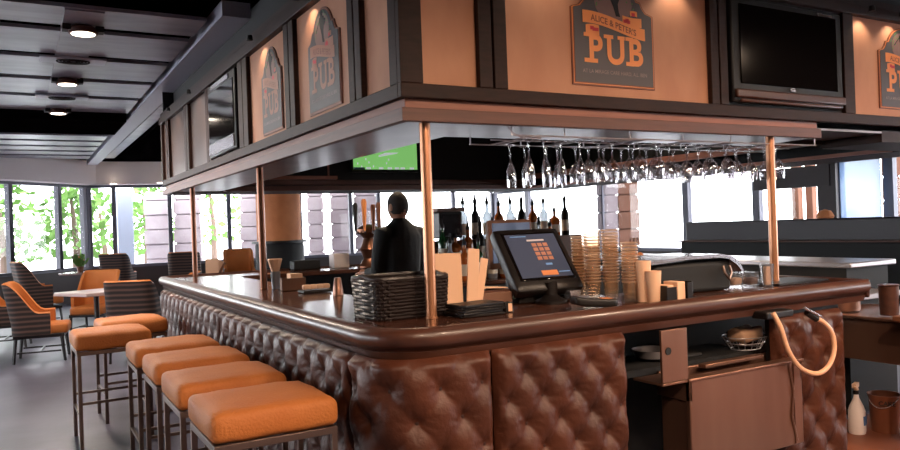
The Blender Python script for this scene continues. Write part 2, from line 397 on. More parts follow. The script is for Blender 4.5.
facade(FL, [(3.10,3.42,'p'),(3.58,4.44,'p'),(4.63,5.52,'p'),(5.78,6.75,'t'),(6.93,7.72,'d'),(7.93,8.85,'d'),(9.0,9.28,'d')], 2.075, ZT, 2.14, 2.79, YF, YB, M['frame'])
# back and right outer faces + top cornice
mb = MB(); mb.box(XL,XR,YB-.03,YB,2.0,CZ+.05); mb.box(XR-.03,XR,YF,YB,2.0,CZ+.05); mb.box(XL+.12,XR,YF+.12,YF+.16,ZT-.05,CZ+.05); mb.box(XL+.12,XL+.16,YF+.12,YB,ZT-.05,CZ+.05)
mb.obj('outer_back', M['blackm'], can, smooth=False)
mb = MB(); sweep(mb, [(XR,YF),(XL,YF),(XL,YB)], [(.12,ZT-.03),(-.0,ZT-.03),(-.03,ZT),(-.03,ZT+.05),(.12,ZT+.05)]) ; mb.obj('cornice', M['frame'], can, smooth=False)
# suspension posts between canopy and ceiling beam
for i, y in enumerate((5.2, 7.6)):
    o = MB().box(-.02,.02,-.02,.02,ZT+.05,CZ-.05).obj('canopy_hanger', M['mull']); o.location=(1.7,y,0)
    tag(o, ['short metal hanger between canopy top and ceiling beam, nearer one','short metal hanger between canopy top and ceiling beam, farther one'][i], 'hanger')

# ---- text helper
def textmb(txt, size, off=0.0, sx=1):
    cu = bpy.data.curves.new('t', 'FONT'); cu.body = txt; cu.size = size; cu.offset = off; cu.align_x = 'CENTER'; cu.fill_mode = 'FRONT'
    o = bpy.data.objects.new('t', cu); C.objects.link(o)
    me = bpy.data.meshes.new_from_object(o.evaluated_get(bpy.context.evaluated_depsgraph_get()))
    vs = [(v.co.x*sx, v.co.y) for v in me.vertices]; fs = [tuple(p.vertices) for p in me.polygons]
    bpy.data.objects.remove(o); bpy.data.curves.remove(cu); bpy.data.meshes.remove(me); return vs, fs
def stamp(mb, vf, f, u0, v0, d, warp=None):
    vs, fs = vf
    out = []
    for u, v in vs:
        if warp: u, v = warp(u, v)
        out.append(f(u0+u, v0+v, d))
    mb.add(out, fs)
def pub_sign(f, flip, label, s=1.0, faded=False):
    """f(u,v,d): u 0 centre, v 0 bottom; sign is .57 x .575"""
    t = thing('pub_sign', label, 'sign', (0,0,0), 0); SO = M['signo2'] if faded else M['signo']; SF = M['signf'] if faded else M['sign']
    def g(u, v, d): return f(u*s, v*s, d)
    hw = .285
    out = [(-hw,0),(hw,0),(hw,.40),(hw-.01,.405),(hw-.05,.415),(hw-.075,.44),(hw-.09,.47)]+[( .185*math.cos(R_(a)), .40+.175*math.sin(R_(a))) for a in range(25,156,10)]+[(-hw+.09,.47),(-hw+.075,.44),(-hw+.05,.415),(-hw+.01,.405),(-hw,.40)]
    def plate(poly, d0, d1, m, name, par, label=None):
        mb = MB(); mb.prism(poly, lambda u, v, k: g(u, v, d0+(d1-d0)*k)); return mb.obj(name, m, par, smooth=False, label=label)
    ins = lambda k: [(u*(1-k/.285), .2875+(v-.2875)*(1-k/.2875)) for u, v in out]
    plate(out, .004, .012, M['signb'], 'board', t)
    plate(ins(.007), .012, .0135, SO , 'border', t)
    plate(ins(.011), .0135, .015, M['signb'] , 'border', t)
    plate(ins(.016), .015, .0165, SF, 'face', t)
    # glow behind golfer
    plate([(.13*math.cos(R_(a)), .44+.10*math.sin(R_(a))) for a in range(0,360,20)], .0165, .0175, M['signg'], 'background_patch', t)
    # green spots
    rnd = random.Random(3); mb = MB()
    for i in range(46):
        a = rnd.uniform(0,PI); r = rnd.uniform(.09,.15); u = r*math.cos(a); v = .42+r*math.sin(a)*.9; q = .004
        mb.add([g(u-q,v-q,.018),g(u+q,v-q,.018),g(u+q,v+q,.018),g(u-q,v+q,.018)], [(0,1,2,3)])
    mb.obj('hedge_spots', M['green'], t, smooth=False)
    # golfer silhouette with swung club
    mb = MB()
    def poly(p, d=.0185): mb.prism(p, lambda u, v, k: g(u, v, d-.001+.001*k))
    poly([(-.035,.52),(.04,.52),(.05,.485),(.03,.44),(.035,.40),(.045,.375),(.015,.375),(.0,.42),(-.015,.45),(-.035,.48)])
    poly([(-.02,.52),(.02,.52),(.025,.545),(.0,.56),(-.02,.545)])
    poly([(.03,.51),(.07,.50),(.075,.49),(.05,.465),(.04,.47),(.055,.49)])
    poly([(-.03,.505),(-.10,.445),(-.103,.449),(-.033,.512)])
    mb.obj('golfer', M['blackm'], t, smooth=False)
    # ribbon
    def band(p0, ctrl, h, d, name='ribbon', m='signo'):
        n = 16; vs = []
        for i in range(n+1):
            k = i/n; u = (1-k)**2*p0[0]+2*k*(1-k)*ctrl[0][0]+k*k*ctrl[1][0]; v = (1-k)**2*p0[1]+2*k*(1-k)*ctrl[0][1]+k*k*ctrl[1][1]
            vs += [g(u, v, d), g(u, v+h, d), ]
        mb = MB(); mb.add(vs, [(2*i, 2*i+2, 2*i+3, 2*i+1) for i in range(n)]); return mb.obj(name, SO, t, smooth=False)
    band((-.195,.252),[(-.15,.265),(-.105,.255)], .06, .0185)   # left tail
    band((.06,.335),[(.12,.325),(.195,.33)], .05, .0185)
    band((.115,.385),[(.14,.392),(.165,.385)], .028, .0184)
    def rib(k):
        kk = k*k*(3-2*k); return (-.215+.43*k, .322-.062*kk-.012*math.sin(k*PI*2+PI)*0+.008*math.sin(k*PI))
    vs = []; n = 24
    for i in range(n+1):
        u, v = rib(i/n); vs += [g(u, v, .0205), g(u, v+.064, .0205)]
    mb = MB(); mb.add(vs, [(2*i, 2*i+2, 2*i+3, 2*i+1) for i in range(n)]); mb.obj('ribbon', SO, t, smooth=False)
    mb = MB()
    vf = textmb("ALICE & PETER'S", .046, .0006, .95)
    def warp(u, v):
        k = min(1, max(0, (u+.22)/.44)); return u, v+rib(k)[1]+.015
    stamp(mb, vf, g, -.005, 0, .0215, warp); mb.obj('ribbon_lettering', M['signb'], t, smooth=False)
    mb = MB()
    for u, v in ((-.155,.298),(-.14,.292),(-.122,.292),(.075,.355),(.09,.36),(.10,.352),(.135,.395)):
        mb.add([g(u-.012,v-.009,.021),g(u+.012,v-.009,.021),g(u+.012,v+.009,.021),g(u-.012,v+.009,.021)], [(0,1,2,3)])
    mb.obj('red_spots', M['red'], t, smooth=False)['kind'] = 'stuff'
    # PUB with slab serifs
    mb = MB()
    for ch, u0, w in (('P',-.135,.12),('U',.005,.13),('B',.145,.12)):
        stamp(mb, textmb(ch, .20, .006, .92), g, u0, .125, .0185)
    def sl(a, b, c, d): mb.add([g(a,c,.0187),g(b,c,.0187),g(b,d,.0187),g(a,d,.0187)], [(0,1,2,3)])
    for a, b in ((-.21,-.12),(.075,.13)): sl(a,b,.118,.140)
    for a, b in ((-.21,-.13),(-.075,-.01),(.02,.07),(.075,.13)): sl(a,b,.252,.272)
    mb.obj('pub_lettering', SO, t, smooth=False)
    mb = MB(); stamp(mb, textmb('AT LA MIRAGE CARE HARD, A.L. BEN', .027, .0002, 1.0), g, 0, .065, .0185); mb.obj('small_lettering', M['mauve'], t, smooth=False)
    return t
pub_sign(lambda u, v, d: (2.76+u, YF-d, 2.195+v), 0, 'charcoal PUB sign on the wide front panel of the canopy')
pub_sign(lambda u, v, d: (5.44+u, YF-d, 2.195+v), 0, 'charcoal PUB sign at the right photo edge, beside the television')
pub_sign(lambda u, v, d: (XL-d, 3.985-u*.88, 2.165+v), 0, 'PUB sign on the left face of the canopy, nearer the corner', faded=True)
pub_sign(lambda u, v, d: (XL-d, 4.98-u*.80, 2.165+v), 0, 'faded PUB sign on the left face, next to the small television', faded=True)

# ---- televisions
t = thing('television', 'black television set in the front canopy bay', 'television', (4.17,YF-.03,2.14))
MB().box(-.53,.53,-.01,.03,.02,.64).obj('casing', M['black'], t, bevel=.012)
MB().box(-.46,.46,-.018,-.008,.13,.60).obj('screen', M['gloss'], t)
mb = MB(); mb.box(-.52,.52,-.035,-.01,.045,.095); mb.box(-.48,.48,-.03,-.01,.02,.04); mb.obj('speaker_bar', M['wood'], t, bevel=.008)
MB().box(-.025,.025,-.024,-.016,.105,.125).obj('badge', M['silver'], t)
MB().box(.27,.42,-.022,-.016,.605,.62).obj('badge', M['silver'], t, label='silver strip badge at the top')
t = thing('television', 'small black television in the left canopy bay, tilted, with grey reflections', 'television', (XL-.04,6.27,2.15))
MB().box(-.01,.02,-.46,.46,.0,.62).obj('casing', M['black'], t, bevel=.012)
MB().box(-.018,-.008,-.42,.42,.12,.55).obj('screen', M['gloss'], t)
MB().box(-.022,-.008,-.42,.42,.02,.11).obj('lower_panel', M['silver'], t)
MB().box(-.022,-.008,-.30,.30,.565,.60).obj('badge', M['silver'], t)
t = thing('television', 'television showing a green football pitch, hung inside the canopy', 'television', (4.03,8.6,2.19))
MB().box(-.47,.47,0,.06,0,.60).obj('casing', M['black'], t, bevel=.01)
mp_ = mat('football pitch screen', (135,205,115), .4, emit=.75)
MB().box(-.44,.44,-.004,.0,.035,.56).obj('screen', mp_, t)
mb = MB(); mb.add([(-.10,-.008,.19),(.15,-.008,.235),(.18,-.008,.25),(.0,-.008,.245),(-.10,-.008,.21)], [(0,1,2,3,4)]); 
for u in (-.39,-.34,-.28,-.24,-.18,.0,.03): mb.box(u,u+.014,-.008,-.005,.10+.05*math.sin(u*40),.125+.05*math.sin(u*40))
mb.obj('player_marks', M['scrw'], t, smooth=False)['kind'] = 'stuff'
MB().box(-.44,-.29,-.008,-.004,.035,.06).obj('score_strip', M['blue'], t)
mb = MB()
for u in (-.27,-.1,.02,.12,.2,.33): mb.box(u,u+.06,-.008,-.004,.038,.062)
mb.obj('advert_strip', M['scrw'], t)
MB().box(-.02,.02,-.01,0,.008,.026).obj('badge', M['silver'], t)

# ---- poles
pl = {(1.645,3.075):('copper','copper support pole at the near corner of the bar'), (4.055,3.06):('copper','copper support pole at the right end of the bar front'),
      (1.56,5.52):('bronze','dark bronze support pole midway along the left side of the bar'), (1.56,8.0):('bronze','dark bronze support pole at the far left corner of the bar')}
for (x, y), (m, l) in pl.items():
    t = thing('support_pole', l, 'pole', (x,y,1.07))
    MB().lathe([(.0255,0),(.0255,.91)], n=20).obj('tube', M[m], t)
    MB().lathe([(.03,0),(.03,.008),(.025,.014)], n=20).obj('base_flange', M[m], t)

# ------------------------------------------------------------------ bar counter
outer = [(4.40,2.66)]+[(1.50,2.66)]+arc(1.50,2.96,.30,270,180,10)[1:]+[(1.20,7.98)]+arc(1.36,7.98,.16,180,90,6)[1:]+[(6.5,8.14)]
# travelling -X then +Y: outward is left of travel => negative offset
prof = [(.64,1.035),(.64,1.07),(.11,1.07),(.095,1.073),(.08,1.082),(.05,1.088),(.022,1.084),(.004,1.066),(0,1.045),(.006,1.022),(.022,1.008),(.04,1.0),(.045,.985),(.12,.985),(.12,1.035)]
mb = MB(); P0 = outer
# clip inner corner problem by building slab separately
nose = [p for p in prof if p[0] <= .13]
sweep(mb, outer, [(.13,1.035),(.13,1.07)]+nose[0:])
t = thing('bar_counter', 'long dark polished wooden bar top turning the corner with a rolled edge', 'counter')
mb.obj('rolled_edge', M['wood'], t, ang=50)
mb = MB(); mb.box(1.36,4.40,2.75,3.32,1.03,1.069); mb.box(1.30,1.86,3.32,7.5,1.03,1.069); mb.box(1.30,6.5,7.5,8.05,1.03,1.069); mb.box(1.30,1.37,2.97,3.33,1.03,1.069)
mb.obj('top', M['woodtop'], t, smooth=False)
mb = MB(); mb.box(4.40,4.425,2.68,3.32,.975,1.085); mb.obj('end_cap', M['wood'], t, bevel=.01)
o = MB().box(5.85,6.5,3.7,8.14,1.03,1.075).obj('side_counter', M['steelb'], bevel=.01); tag(o,'bright metal topped bar counter section on the far right side','counter')
struct_body = MB().box(5.87,6.45,3.75,8.1,0,1.03).obj('counter_base', M['blackm']); tag(struct_body,'black base under the far right counter section','counter')
o = MB().box(5.2,5.84,3.3,7.3,.84,.88).obj('work_shelf', M['steelb'], bevel=.006); tag(o,'lower stainless work surface inside the right side of the bar','counter')
o = MB().box(5.25,5.84,3.35,7.3,0,.84).obj('under_counter_unit', M['blackm']); tag(o,'black unit under the lower stainless work surface','cabinet')

mb = MB(); sweep(mb, outer, [(.05,.955),(.035,.99),(.16,.99),(.16,.955)]); mb.obj('cove', M['wood'], t, ang=50)
# tufted front
def tuft(path, z0, z1, a=.10, b=.128, amp=.046, res=.0095, ph=0.0, name='tufted_panel', parent=None, s0=0):
    P = [Vector(p) for p in path]; seg = [0]
    for i in range(1, len(P)): seg.append(seg[-1]+(P[i]-P[i-1]).length)
    L = seg[-1]; nu = max(4, int(L/res)); nv = int((z1-z0)/res)
    vs = []; fs = []
    for i in range(nu+1):
        s = L*i/nu; j = 0
        while j < len(seg)-2 and seg[j+1] < s: j += 1
        k = (s-seg[j])/(seg[j+1]-seg[j]); p = P[j].lerp(P[j+1], k); d = (P[j+1]-P[j]).normalized()
        # smooth normal
        d0 = (P[j]-P[j-1]).normalized() if j else d; d2 = (P[j+2]-P[j+1]).normalized() if j < len(P)-2 else d
        dn = (((d0+d)/2)*(1-k)+((d+d2)/2)*k).normalized(); n = Vector((-dn.y, dn.x))*-1
        n = Vector((-dn.y, dn.x))
        for v in range(nv+1):
            z = z0+(z1-z0)*v/nv
            U = (s/a+ (z1-z)/b)/2+ph; V = (s/a-(z1-z)/b)/2+ph
            du = U-round(U); dv = V-round(V); ds = a*(du+dv); dz = b*(du-dv); dd = math.hypot(ds, dz)
            ang_ = math.atan2(dz, ds); wr = .5+.5*math.cos(ang_*9+math.sin(U*5+V*3)*2)
            h = .30*(abs(math.sin(PI*U))*abs(math.sin(PI*V)))**.8+.70*(1-math.exp(-(dd/.032)**1.25))-.16*wr*math.exp(-(dd/.06)**2)*(1-math.exp(-(dd/.012)**2))
            e = min(1, max(0, min(s, L-s))/.035)**.5*min(1, max(0, min(z-z0, z1-z))/.03)**.5
            # wrinkles radiating from buttons
            h = h*amp*e+.012*e
            q = p+n*h; vs.append((q.x, q.y, z))
    for i in range(nu):
        for v in range(nv):
            q = i*(nv+1)+v; fs.append((q, q+1, q+nv+2, q+nv+1))
    mb = MB(); mb.add(vs, fs)
    o = mb.obj(name, M['leather'], parent, ang=80, fix=False)
    bt = MB()
    U0 = 0
    for ui in range(-60, 120):
        for vi in range(-60, 120):
            s = a*((ui-ph)+(vi-ph)); zz = z1-b*((ui-ph)-(vi-ph))
            if .03 < s < L-.03 and z0+.04 < zz < z1-.03:
                j = 0
                while j < len(seg)-2 and seg[j+1] < s: j += 1
                k = (s-seg[j])/(seg[j+1]-seg[j]); p = P[j].lerp(P[j+1], k); d = (P[j+1]-P[j]).normalized(); n = Vector((-d.y, d.x))
                c = Vector((p.x+n.x*.014, p.y+n.y*.014, zz)); nn = Vector((n.x, n.y, 0)); tt = Vector((d.x, d.y, 0))
                ring_ = [c+tt*.013*math.cos(q*PI/3)+Vector((0,0,.013*math.sin(q*PI/3))) for q in range(6)]
                bt.add(ring_+[c+nn*.006], [(q, (q+1) % 6, 6) for q in range(6)])
    if bt.v: bt.obj('buttons', M['button'], o, fix=False)['kind'] = 'stuff'
    return o
bf = thing('tufted_bar', 'dark brown tufted leather front wrapping the bar below the counter', 'bar')
# travel so that left normal (-dy,dx) points outward: front goes +X -> normal is +Y (wrong) so travel -X: n=(0,-1)
pc = [(1.715,2.70)]+arc(1.44,2.90,.20,270,180,8)+[(1.24,3.02)]
# travel direction for front -X gives n=(-0,-1): outward ok ; for left face travel +Y: n=(-1,0) ok
tuft(pc, .10, .965, parent=bf, ph=.25)
tuft([(2.465,2.70),(1.725,2.70)], .10, .965, a=.09, b=.112, parent=bf, ph=.27)
tuft([(1.24,3.03),(1.24,5.4)], .10, .965, parent=bf)
tuft([(1.24,5.41),(1.24,7.9)], .10, .965, parent=bf)
tuft([(4.20,2.74),(3.57,2.74)], .04, .93, parent=bf, ph=.1)
mb = MB(); mb.box(1.42,2.46,2.72,2.80,0,1.03); mb.box(1.265,1.36,2.98,7.95,0,1.03); mb.prism([(1.42,2.72),(1.42,2.98),(1.27,2.98),(1.29,2.88),(1.34,2.79)], lambda u, v, k: (u, v, 1.03*k)); mb.box(1.3,6.0,7.9,7.98,0,1.03); mb.box(3.60,4.20,2.745,2.79,0,1.0)
mb.obj('backing', M['blackm'], bf, smooth=False)
mb = MB(); mb.box(1.22,1.28,2.9,7.9,0,.10); mb.box(1.4,2.4,2.66,2.72,0,.10); mb.obj('kick_board', M['blackm'], bf, smooth=False)
mb = MB(); mb.box(2.47,2.52,2.75,3.15,0,1.03); mb.box(1.4,5.0,3.28,3.31,0,1.03) if False else None
mb.box(2.47,4.2,3.15,3.19,0,1.03)
mb.obj('recess_lining', M['blackm'], bf, smooth=False)

# ice bin / speed rail in the recess
t = thing('ice_bin', 'big stainless ice bin hung on the bar front with an upright bracket', 'ice bin', (0,0,0))
X0, X1, Ya, Yb2 = 2.79, 3.64, 2.60, 2.82
mb = MB(); mb.box(X0,X1,Ya,Ya+.03,.26,.705); mb.box(X0+.01,X1-.01,Ya+.03,Yb2-.02,.26,.60); mb.box(X0,X0+.02,Ya,Yb2,.6,.705); mb.box(X1-.02,X1,Ya,Yb2,.6,.705); mb.box(X0,X1,Yb2-.02,Yb2,.6,.72)
mb.obj('bin_body', M['bsteel'], t, bevel=.006)
mb = MB(); mb.box(X0-.01,X1+.01,Ya-.01,Ya+.06,.70,.715); mb.box(X0+.25,X1-.15,Ya+.12,Ya+.17,.715,.735); mb.obj('rim', M['bsteel'], t, bevel=.004)
mb = MB(); mb.box(2.615,2.785,2.60,2.615,.715,.965); mb.box(2.615,2.785,2.60,2.80,.70,.712); mb.obj('bracket', M['bsteel'], t, bevel=.003)
mb = MB(); mb.lathe([(.018,0),(.018,.004)], n=16); mb.xf(Matrix.Translation((2.655,2.600,.865)) @ Matrix.Rotation(PI/2,4,'X')); mb.obj('bolt_hole', M['blackm'], t)
mb = MB(); mb.box(X1-.075,X1-.065,Ya-.006,Ya,.27,.70); mb.tube([(X1-.11,Ya,.70),(X1-.08,Ya-.004,.55),(X1-.10,Ya-.004,.42),(X1-.06,Ya,.28)],.008,6); mb.obj('dented_edge', M['bsteel'], t)
# bowl, basket of papers inside recess
t = thing('metal_bowl', 'shiny metal bowl in the shadow right of the steel bracket', 'bowl', (2.92,2.97,.74))
MB().lathe([(.05,0),(.09,.02),(.11,.06),(.105,.06),(.085,.025),(.04,.008)], n=24).obj('bowl', M['steelb'], t)
o = MB().box(2.53,3.55,2.83,3.14,.705,.74).obj('recess_shelf', M['blackm']); tag(o,'dark shelf inside the recess under the counter','shelf')
def wirebasket(loc):
    t = thing('wire_basket', 'small wire basket holding crumpled napkins under the counter', 'basket', loc)
    mb = MB()
    for z, r in ((0,.07),(.035,.09),(.07,.11)): mb.tube([(r*1.3*math.cos(a*PI/10), r*math.sin(a*PI/10), z+.004) for a in range(20)], .003, 6, closed=True)
    for a in range(16):
        q = a*PI/8; mb.tube([(.07*1.3*math.cos(q),.07*math.sin(q),.004),(.11*1.3*math.cos(q),.11*math.sin(q),.074)],.002,5)
    mb.obj('wire_frame', M['steelb'], t)
    return t
bx_, by_, _ = at(741,4.26); wirebasket((bx_,by_,.742))
o = MB().rbox((0,0,0),(.19,.12,.08),.03,5,lambda w: w+Vector((0,0,.012*math.sin(w.x*70)*math.cos(w.y*60)))).obj('crumpled_napkins', M['paper'], None); o.location=(bx_,by_,.825); tag(o,'crumpled peach napkins heaped in the wire basket','napkins')
o = MB().box(3.02,3.2,2.88,3.05,.74,.76).obj('folded_towel', M['blackm'], bevel=.008); tag(o,'dark folded towel left of the wire basket','towel')
o = MB().rbox((0,0,0),(.22,.16,.08),.03,6,lambda w: w+Vector((0,0,.02*math.sin(w.x*40+w.y*30)))).obj('rag', M['cloth']); o.location=(2.60,2.86,.06); tag(o,'white rag on the floor in the dark recess under the counter','rag')
# soda hose
t = thing('soda_hose', 'pale copper hose looping down from under the counter to a black nozzle', 'hose')
hp = [(3.42,2.60,.98),(3.44,2.57,.90),(3.48,2.56,.78),(3.56,2.55,.68),(3.68,2.54,.635),(3.80,2.55,.66),(3.87,2.56,.74),(3.87,2.57,.83),(3.82,2.58,.89),(3.77,2.59,.915)]
def smoothpts(p, n=5):
    P = [Vector(x) for x in p]; out = []
    for i in range(len(P)-1):
        a = P[max(0,i-1)]; b = P[i]; c = P[i+1]; d = P[min(len(P)-1,i+2)]
        for k in range(n):
            s = k/n; out.append(.5*((2*b)+(c-a)*s+(2*a-5*b+4*c-d)*s*s+(3*b-a-3*c+d)*s**3))
    return out+[P[-1]]
MB().tube(smoothpts(hp), .013, 10).obj('hose_tube', M['hose'], t)
MB().tube([(3.77,2.59,.915),(3.70,2.60,.955)], [.018,.016], 10).obj('nozzle', M['black'], t)
MB().tube([(3.78,2.575,.93),(3.66,2.585,.985)], .008, 8).obj('lever', M['silver'], t)
o = MB().box(3.40,3.62,2.62,2.72,.94,.98).obj('hose_holder', M['black'], bevel=.008); tag(o,'black hose holder fixed under the counter above the hose','holder')

# ------------------------------------------------------------------ right service area
t = thing('sink_unit', 'stainless sink unit at the right edge beyond the bar end', 'sink', (0,0,0))
mb = MB(); mb.box(4.76,4.78,1.9,3.6,.52,.80); mb.box(4.78,5.5,1.9,3.6,.52,.56); mb.box(4.74,5.5,1.9,1.95,.76,.81); mb.box(4.74,4.82,1.95,3.6,.79,.81); mb.box(4.82,5.5,2.4,3.6,.78,.80)
mb.obj('basin', M['bsteel'], t, bevel=.005)
for y in (2.70, 3.5):
    MB().lathe([(.028,0),(.028,.52)], (4.81,y,0), 14).obj('leg', M['bsteel'], t)
o = MB().box(4.6,4.95,1.9,2.66,.815,.85).obj('cutting_board', M['caddy'], bevel=.006); tag(o,'brown board lying on the sink unit at the right photo edge','board')
t = thing('steel_pot', 'brushed steel round container on the sink unit behind the bar end', 'container', (4.98,3.22,.81))
MB().lathe([(.11,0),(.115,.17),(.12,.175),(.108,.175),(.105,.01)], n=28).obj('pot', M['bsteel'], t)
t = thing('dark_bin', 'dark round bin at the end of the counter by the steel container', 'bin', (4.92,2.86,.81))
MB().lathe([(.055,0),(.06,.19),(.066,.195),(.06,.2)], n=24).obj('bin', M['wood'], t)
t = thing('copper_mug', 'copper coloured cup standing right of the dark bin', 'cup', (5.1,2.8,.81))
MB().lathe([(.05,0),(.06,.13),(.056,.13),(.046,.01)], n=24).obj('cup_body', M['bsteel'], t)
t = thing('steel_flask', 'slim pale flask beside the copper cup at the right photo edge', 'flask', (5.16,2.68,.81))
MB().lathe([(.04,0),(.042,.12),(.03,.15),(.018,.17)], n=24).obj('flask_body', M['steelb'], t)
o = MB().box(4.4,8,-3,3.28,.0,.012).obj('rubber_mat', M['bfloor'], bevel=.002); tag(o,'warm brown floor mat at the service gap on the right','mat')
t = thing('spray_bottle', 'white trigger spray bottle on the floor under the sink', 'spray bottle', (4.83,3.05,.012), R_(200))
MB().lathe([(.056,0),(.06,.02),(.058,.15),(.048,.18),(.020,.235),(.016,.26)], n=24, sy=.9).obj('bottle_body', M['paperw'], t)
mb = MB(); mb.lathe([(.02,.26),(.02,.285)], n=16); mb.obj('collar', M['black'], t)
mb = MB(); mb.box(-.035,.05,-.014,.014,.305,.335); mb.box(-.012,.012,-.012,.012,.285,.31); mb.tube([(-.03,0,.31),(-.055,0,.275)],.007); mb.tube([(.045,0,.32),(.068,0,.32)],.009); mb.obj('trigger_head', M['paper'], t, bevel=.004)
mb = MB(); mb.box(-.03,.03,.045,.053,.06,.12); mb.obj('label_patch', M['blue'], t)
t = thing('bucket', 'pinkish plastic bucket with a label, on the floor beside the spray bottle', 'bucket', (5.02,2.97,.012))
MB().lathe([(.085,0),(.10,.24),(.106,.25),(.098,.25),(.08,.01)], n=28).obj('pail', M['bfloor'], t)
mb = MB(); stamp(mb, textmb('CAKE', .04, .001), lambda u, v, d: (-.103+.02*abs(u), -u, v), 0, .19, 0); mb.xf(Matrix.Rotation(R_(38),4,'Z')); mb.obj('lettering', M['black'], t, smooth=False)
mb = MB(); mb.tube([(.1*math.cos(a),.1*math.sin(a),.24-.07*math.sin((a-2.2)/2.4*PI)) for a in [2.2+.24*i for i in range(11)]],.004); mb.obj('handle', M['silver'], t)
t = thing('small_bottle', 'small squat bottle with a red cap standing before the bucket', 'bottle', (4.98,2.83,.012))
MB().lathe([(.022,0),(.022,.05),(.012,.065)], n=14).obj('bottle_body', M['paperw'], t); MB().lathe([(.013,.065),(.013,.095)], n=14).obj('cap', M['red'], t)

# booth partition by the right windows
t = thing('booth_seat', 'long dark booth back in front of the right hand windows', 'booth', (0,0,0))
mb = MB(); mb.box(11.2,11.32,4.2,10.4,.2,1.39); mb.obj('back_panel', mat('booth vinyl', (52,46,52), .5), t, bevel=.03)
MB().box(10.95,11.2,4.2,10.3,.2,1.02).obj('seat_box', M['blackm'], t, bevel=.02)
MB().box(10.9,11.2,4.2,10.35,1.02,1.05).obj('ledge', M['trimd'], t, bevel=.008)
o = MB().lathe([(.0,-.12),(.08,-.09),(.12,0),(.08,.09),(0,.12)], n=20, sy=1.3).obj('round_cushion', M['plaster']); o.location=(11.9,7.95,1.42); tag(o,'brown round shape behind the booth back, seen against the window','cushion')

# ------------------------------------------------------------------ glass rack with hanging glasses
t = thing('glass_rack', 'wire glass rack hung under the front of the canopy', 'rack')
mb = MB()
for i in range(7):
    x = 2.25+i*.36
    mb.tube([(x,3.05,1.93),(x,3.46,1.93)],.004,6); mb.tube([(x+.05,3.05,1.93),(x+.05,3.46,1.93)],.004,6)
for y in (3.05,3.25,3.46): mb.tube([(2.12,y,1.93),(4.5,y,1.93)],.004,6)
for x in (2.12,2.45,2.9,3.3,3.7,4.1,4.5):
    for y in (3.06,3.45): mb.tube([(x,y,1.93),(x,y,1.98)],.004,6)
mb.tube(smoothpts([(2.1,3.06,1.975),(2.13,3.06,1.94),(2.2,3.06,1.92),(2.3,3.06,1.92)]),.004,6)
mb.obj('wires', M['steelb'], t)
flute = [(.0,.0),(.030,-.002),(.032,-.004),(.006,-.012),(.004,-.03),(.004,-.085),(.012,-.105),(.024,-.145),(.027,-.19),(.024,-.235),(.0235,-.235),(.026,-.19),(.022,-.145),(.009,-.105)]
wine = [(.0,.0),(.034,-.002),(.036,-.004),(.007,-.012),(.004,-.03),(.004,-.09),(.014,-.10),(.034,-.125),(.041,-.16),(.037,-.21),(.036,-.21),(.040,-.16),(.032,-.127),(.010,-.103)]
gobl = [(.0,.0),(.034,-.002),(.036,-.004),(.008,-.012),(.005,-.03),(.005,-.07),(.018,-.08),(.043,-.11),(.049,-.15),(.043,-.205),(.042,-.205),(.047,-.15),(.041,-.112),(.014,-.083)]
protos = []
for k, (pr, nm) in enumerate(((flute,'champagne_flute'),(wine,'wine_glass'),(gobl,'wine_goblet'))):
    o = MB().lathe(pr, n=16, caps=False).obj(nm, M['wine'], ang=60); protos.append(o)
LG = {0:('stemmed flute hanging upside down at the left end of the glass rack','flutes hanging in the rack'),
      1:('wine glass hanging upside down by its foot in the canopy rack','wine glasses hanging in the rack'),
      2:('wide goblet hanging upside down by its foot in the canopy rack','goblets hanging in the rack')}
used = set()
for i in range(18):
    for j, y in enumerate((3.14,3.38)):
        k = 0 if i < 4 else (1 if (i*3+j) % 5 in (0,2,3) else 2)
        x = 2.27+i*.113+.05*j+random.uniform(-.012,.012)
        if k in used: o = protos[k].copy(); C.objects.link(o)
        else: o = protos[k]; used.add(k)
        o.location = (x, y+random.uniform(-.02,.02), 1.924); o.rotation_euler = (random.uniform(-.05,.05), random.uniform(-.05,.05), 0)
        tag(o, LG[k][0], 'glass', LG[k][1])

# ------------------------------------------------------------------ stools
def make_stool():
    t = thing('bar_stool', 'x', 'bar stool', (0,0,0), 0, None)
    def cr(w):
        if w.z > 0: w = w+Vector((0,0,.014*(1-(w.x/.25)**2)*(1-(w.y/.24)**2)))
        w = w+Vector((w.x*.0, 0, .003*math.sin(w.x*33+w.y*21)))
        return w
    MB().rbox((0,0,.752),(.52,.485,.125),.042,9,cr).obj('cushion', M['orange'], t, ang=80)
    mb = MB(); mb.tube([(-.255+.0,-.238,.752),(.255,-.238,.752)],.004,6); mb.tube([(-.255,.238,.752),(.255,.238,.752)],.004,6)
    a, b = .235, .22
    mb = MB()
    for s in (-1,1): mb.box(-a-.013,a+.013,s*b-.013,s*b+.013,.663,.692); mb.box(s*a-.013,s*a+.013,-b,b,.663,.692)
    mb.obj('seat_frame', M['steel'], t, bevel=.002)
    for sx in (-1,1):
        for sy in (-1,1): MB().box(sx*a-.0125,sx*a+.0125,sy*b-.0125,sy*b+.0125,0,.665).obj('leg', M['steel'], t, bevel=.002)
    for z, s in ((.32,1),(.32,-1)):
        MB().box(-a,a,s*b-.009,s*b+.009,z-.009,z+.009).obj('stretcher', M['steel'], t)
    for z, s in ((.24,1),(.24,-1)):
        MB().box(s*a-.009,s*a+.009,-b,b,z-.009,z+.009).obj('stretcher', M['steel'], t)
    return t
st = make_stool()
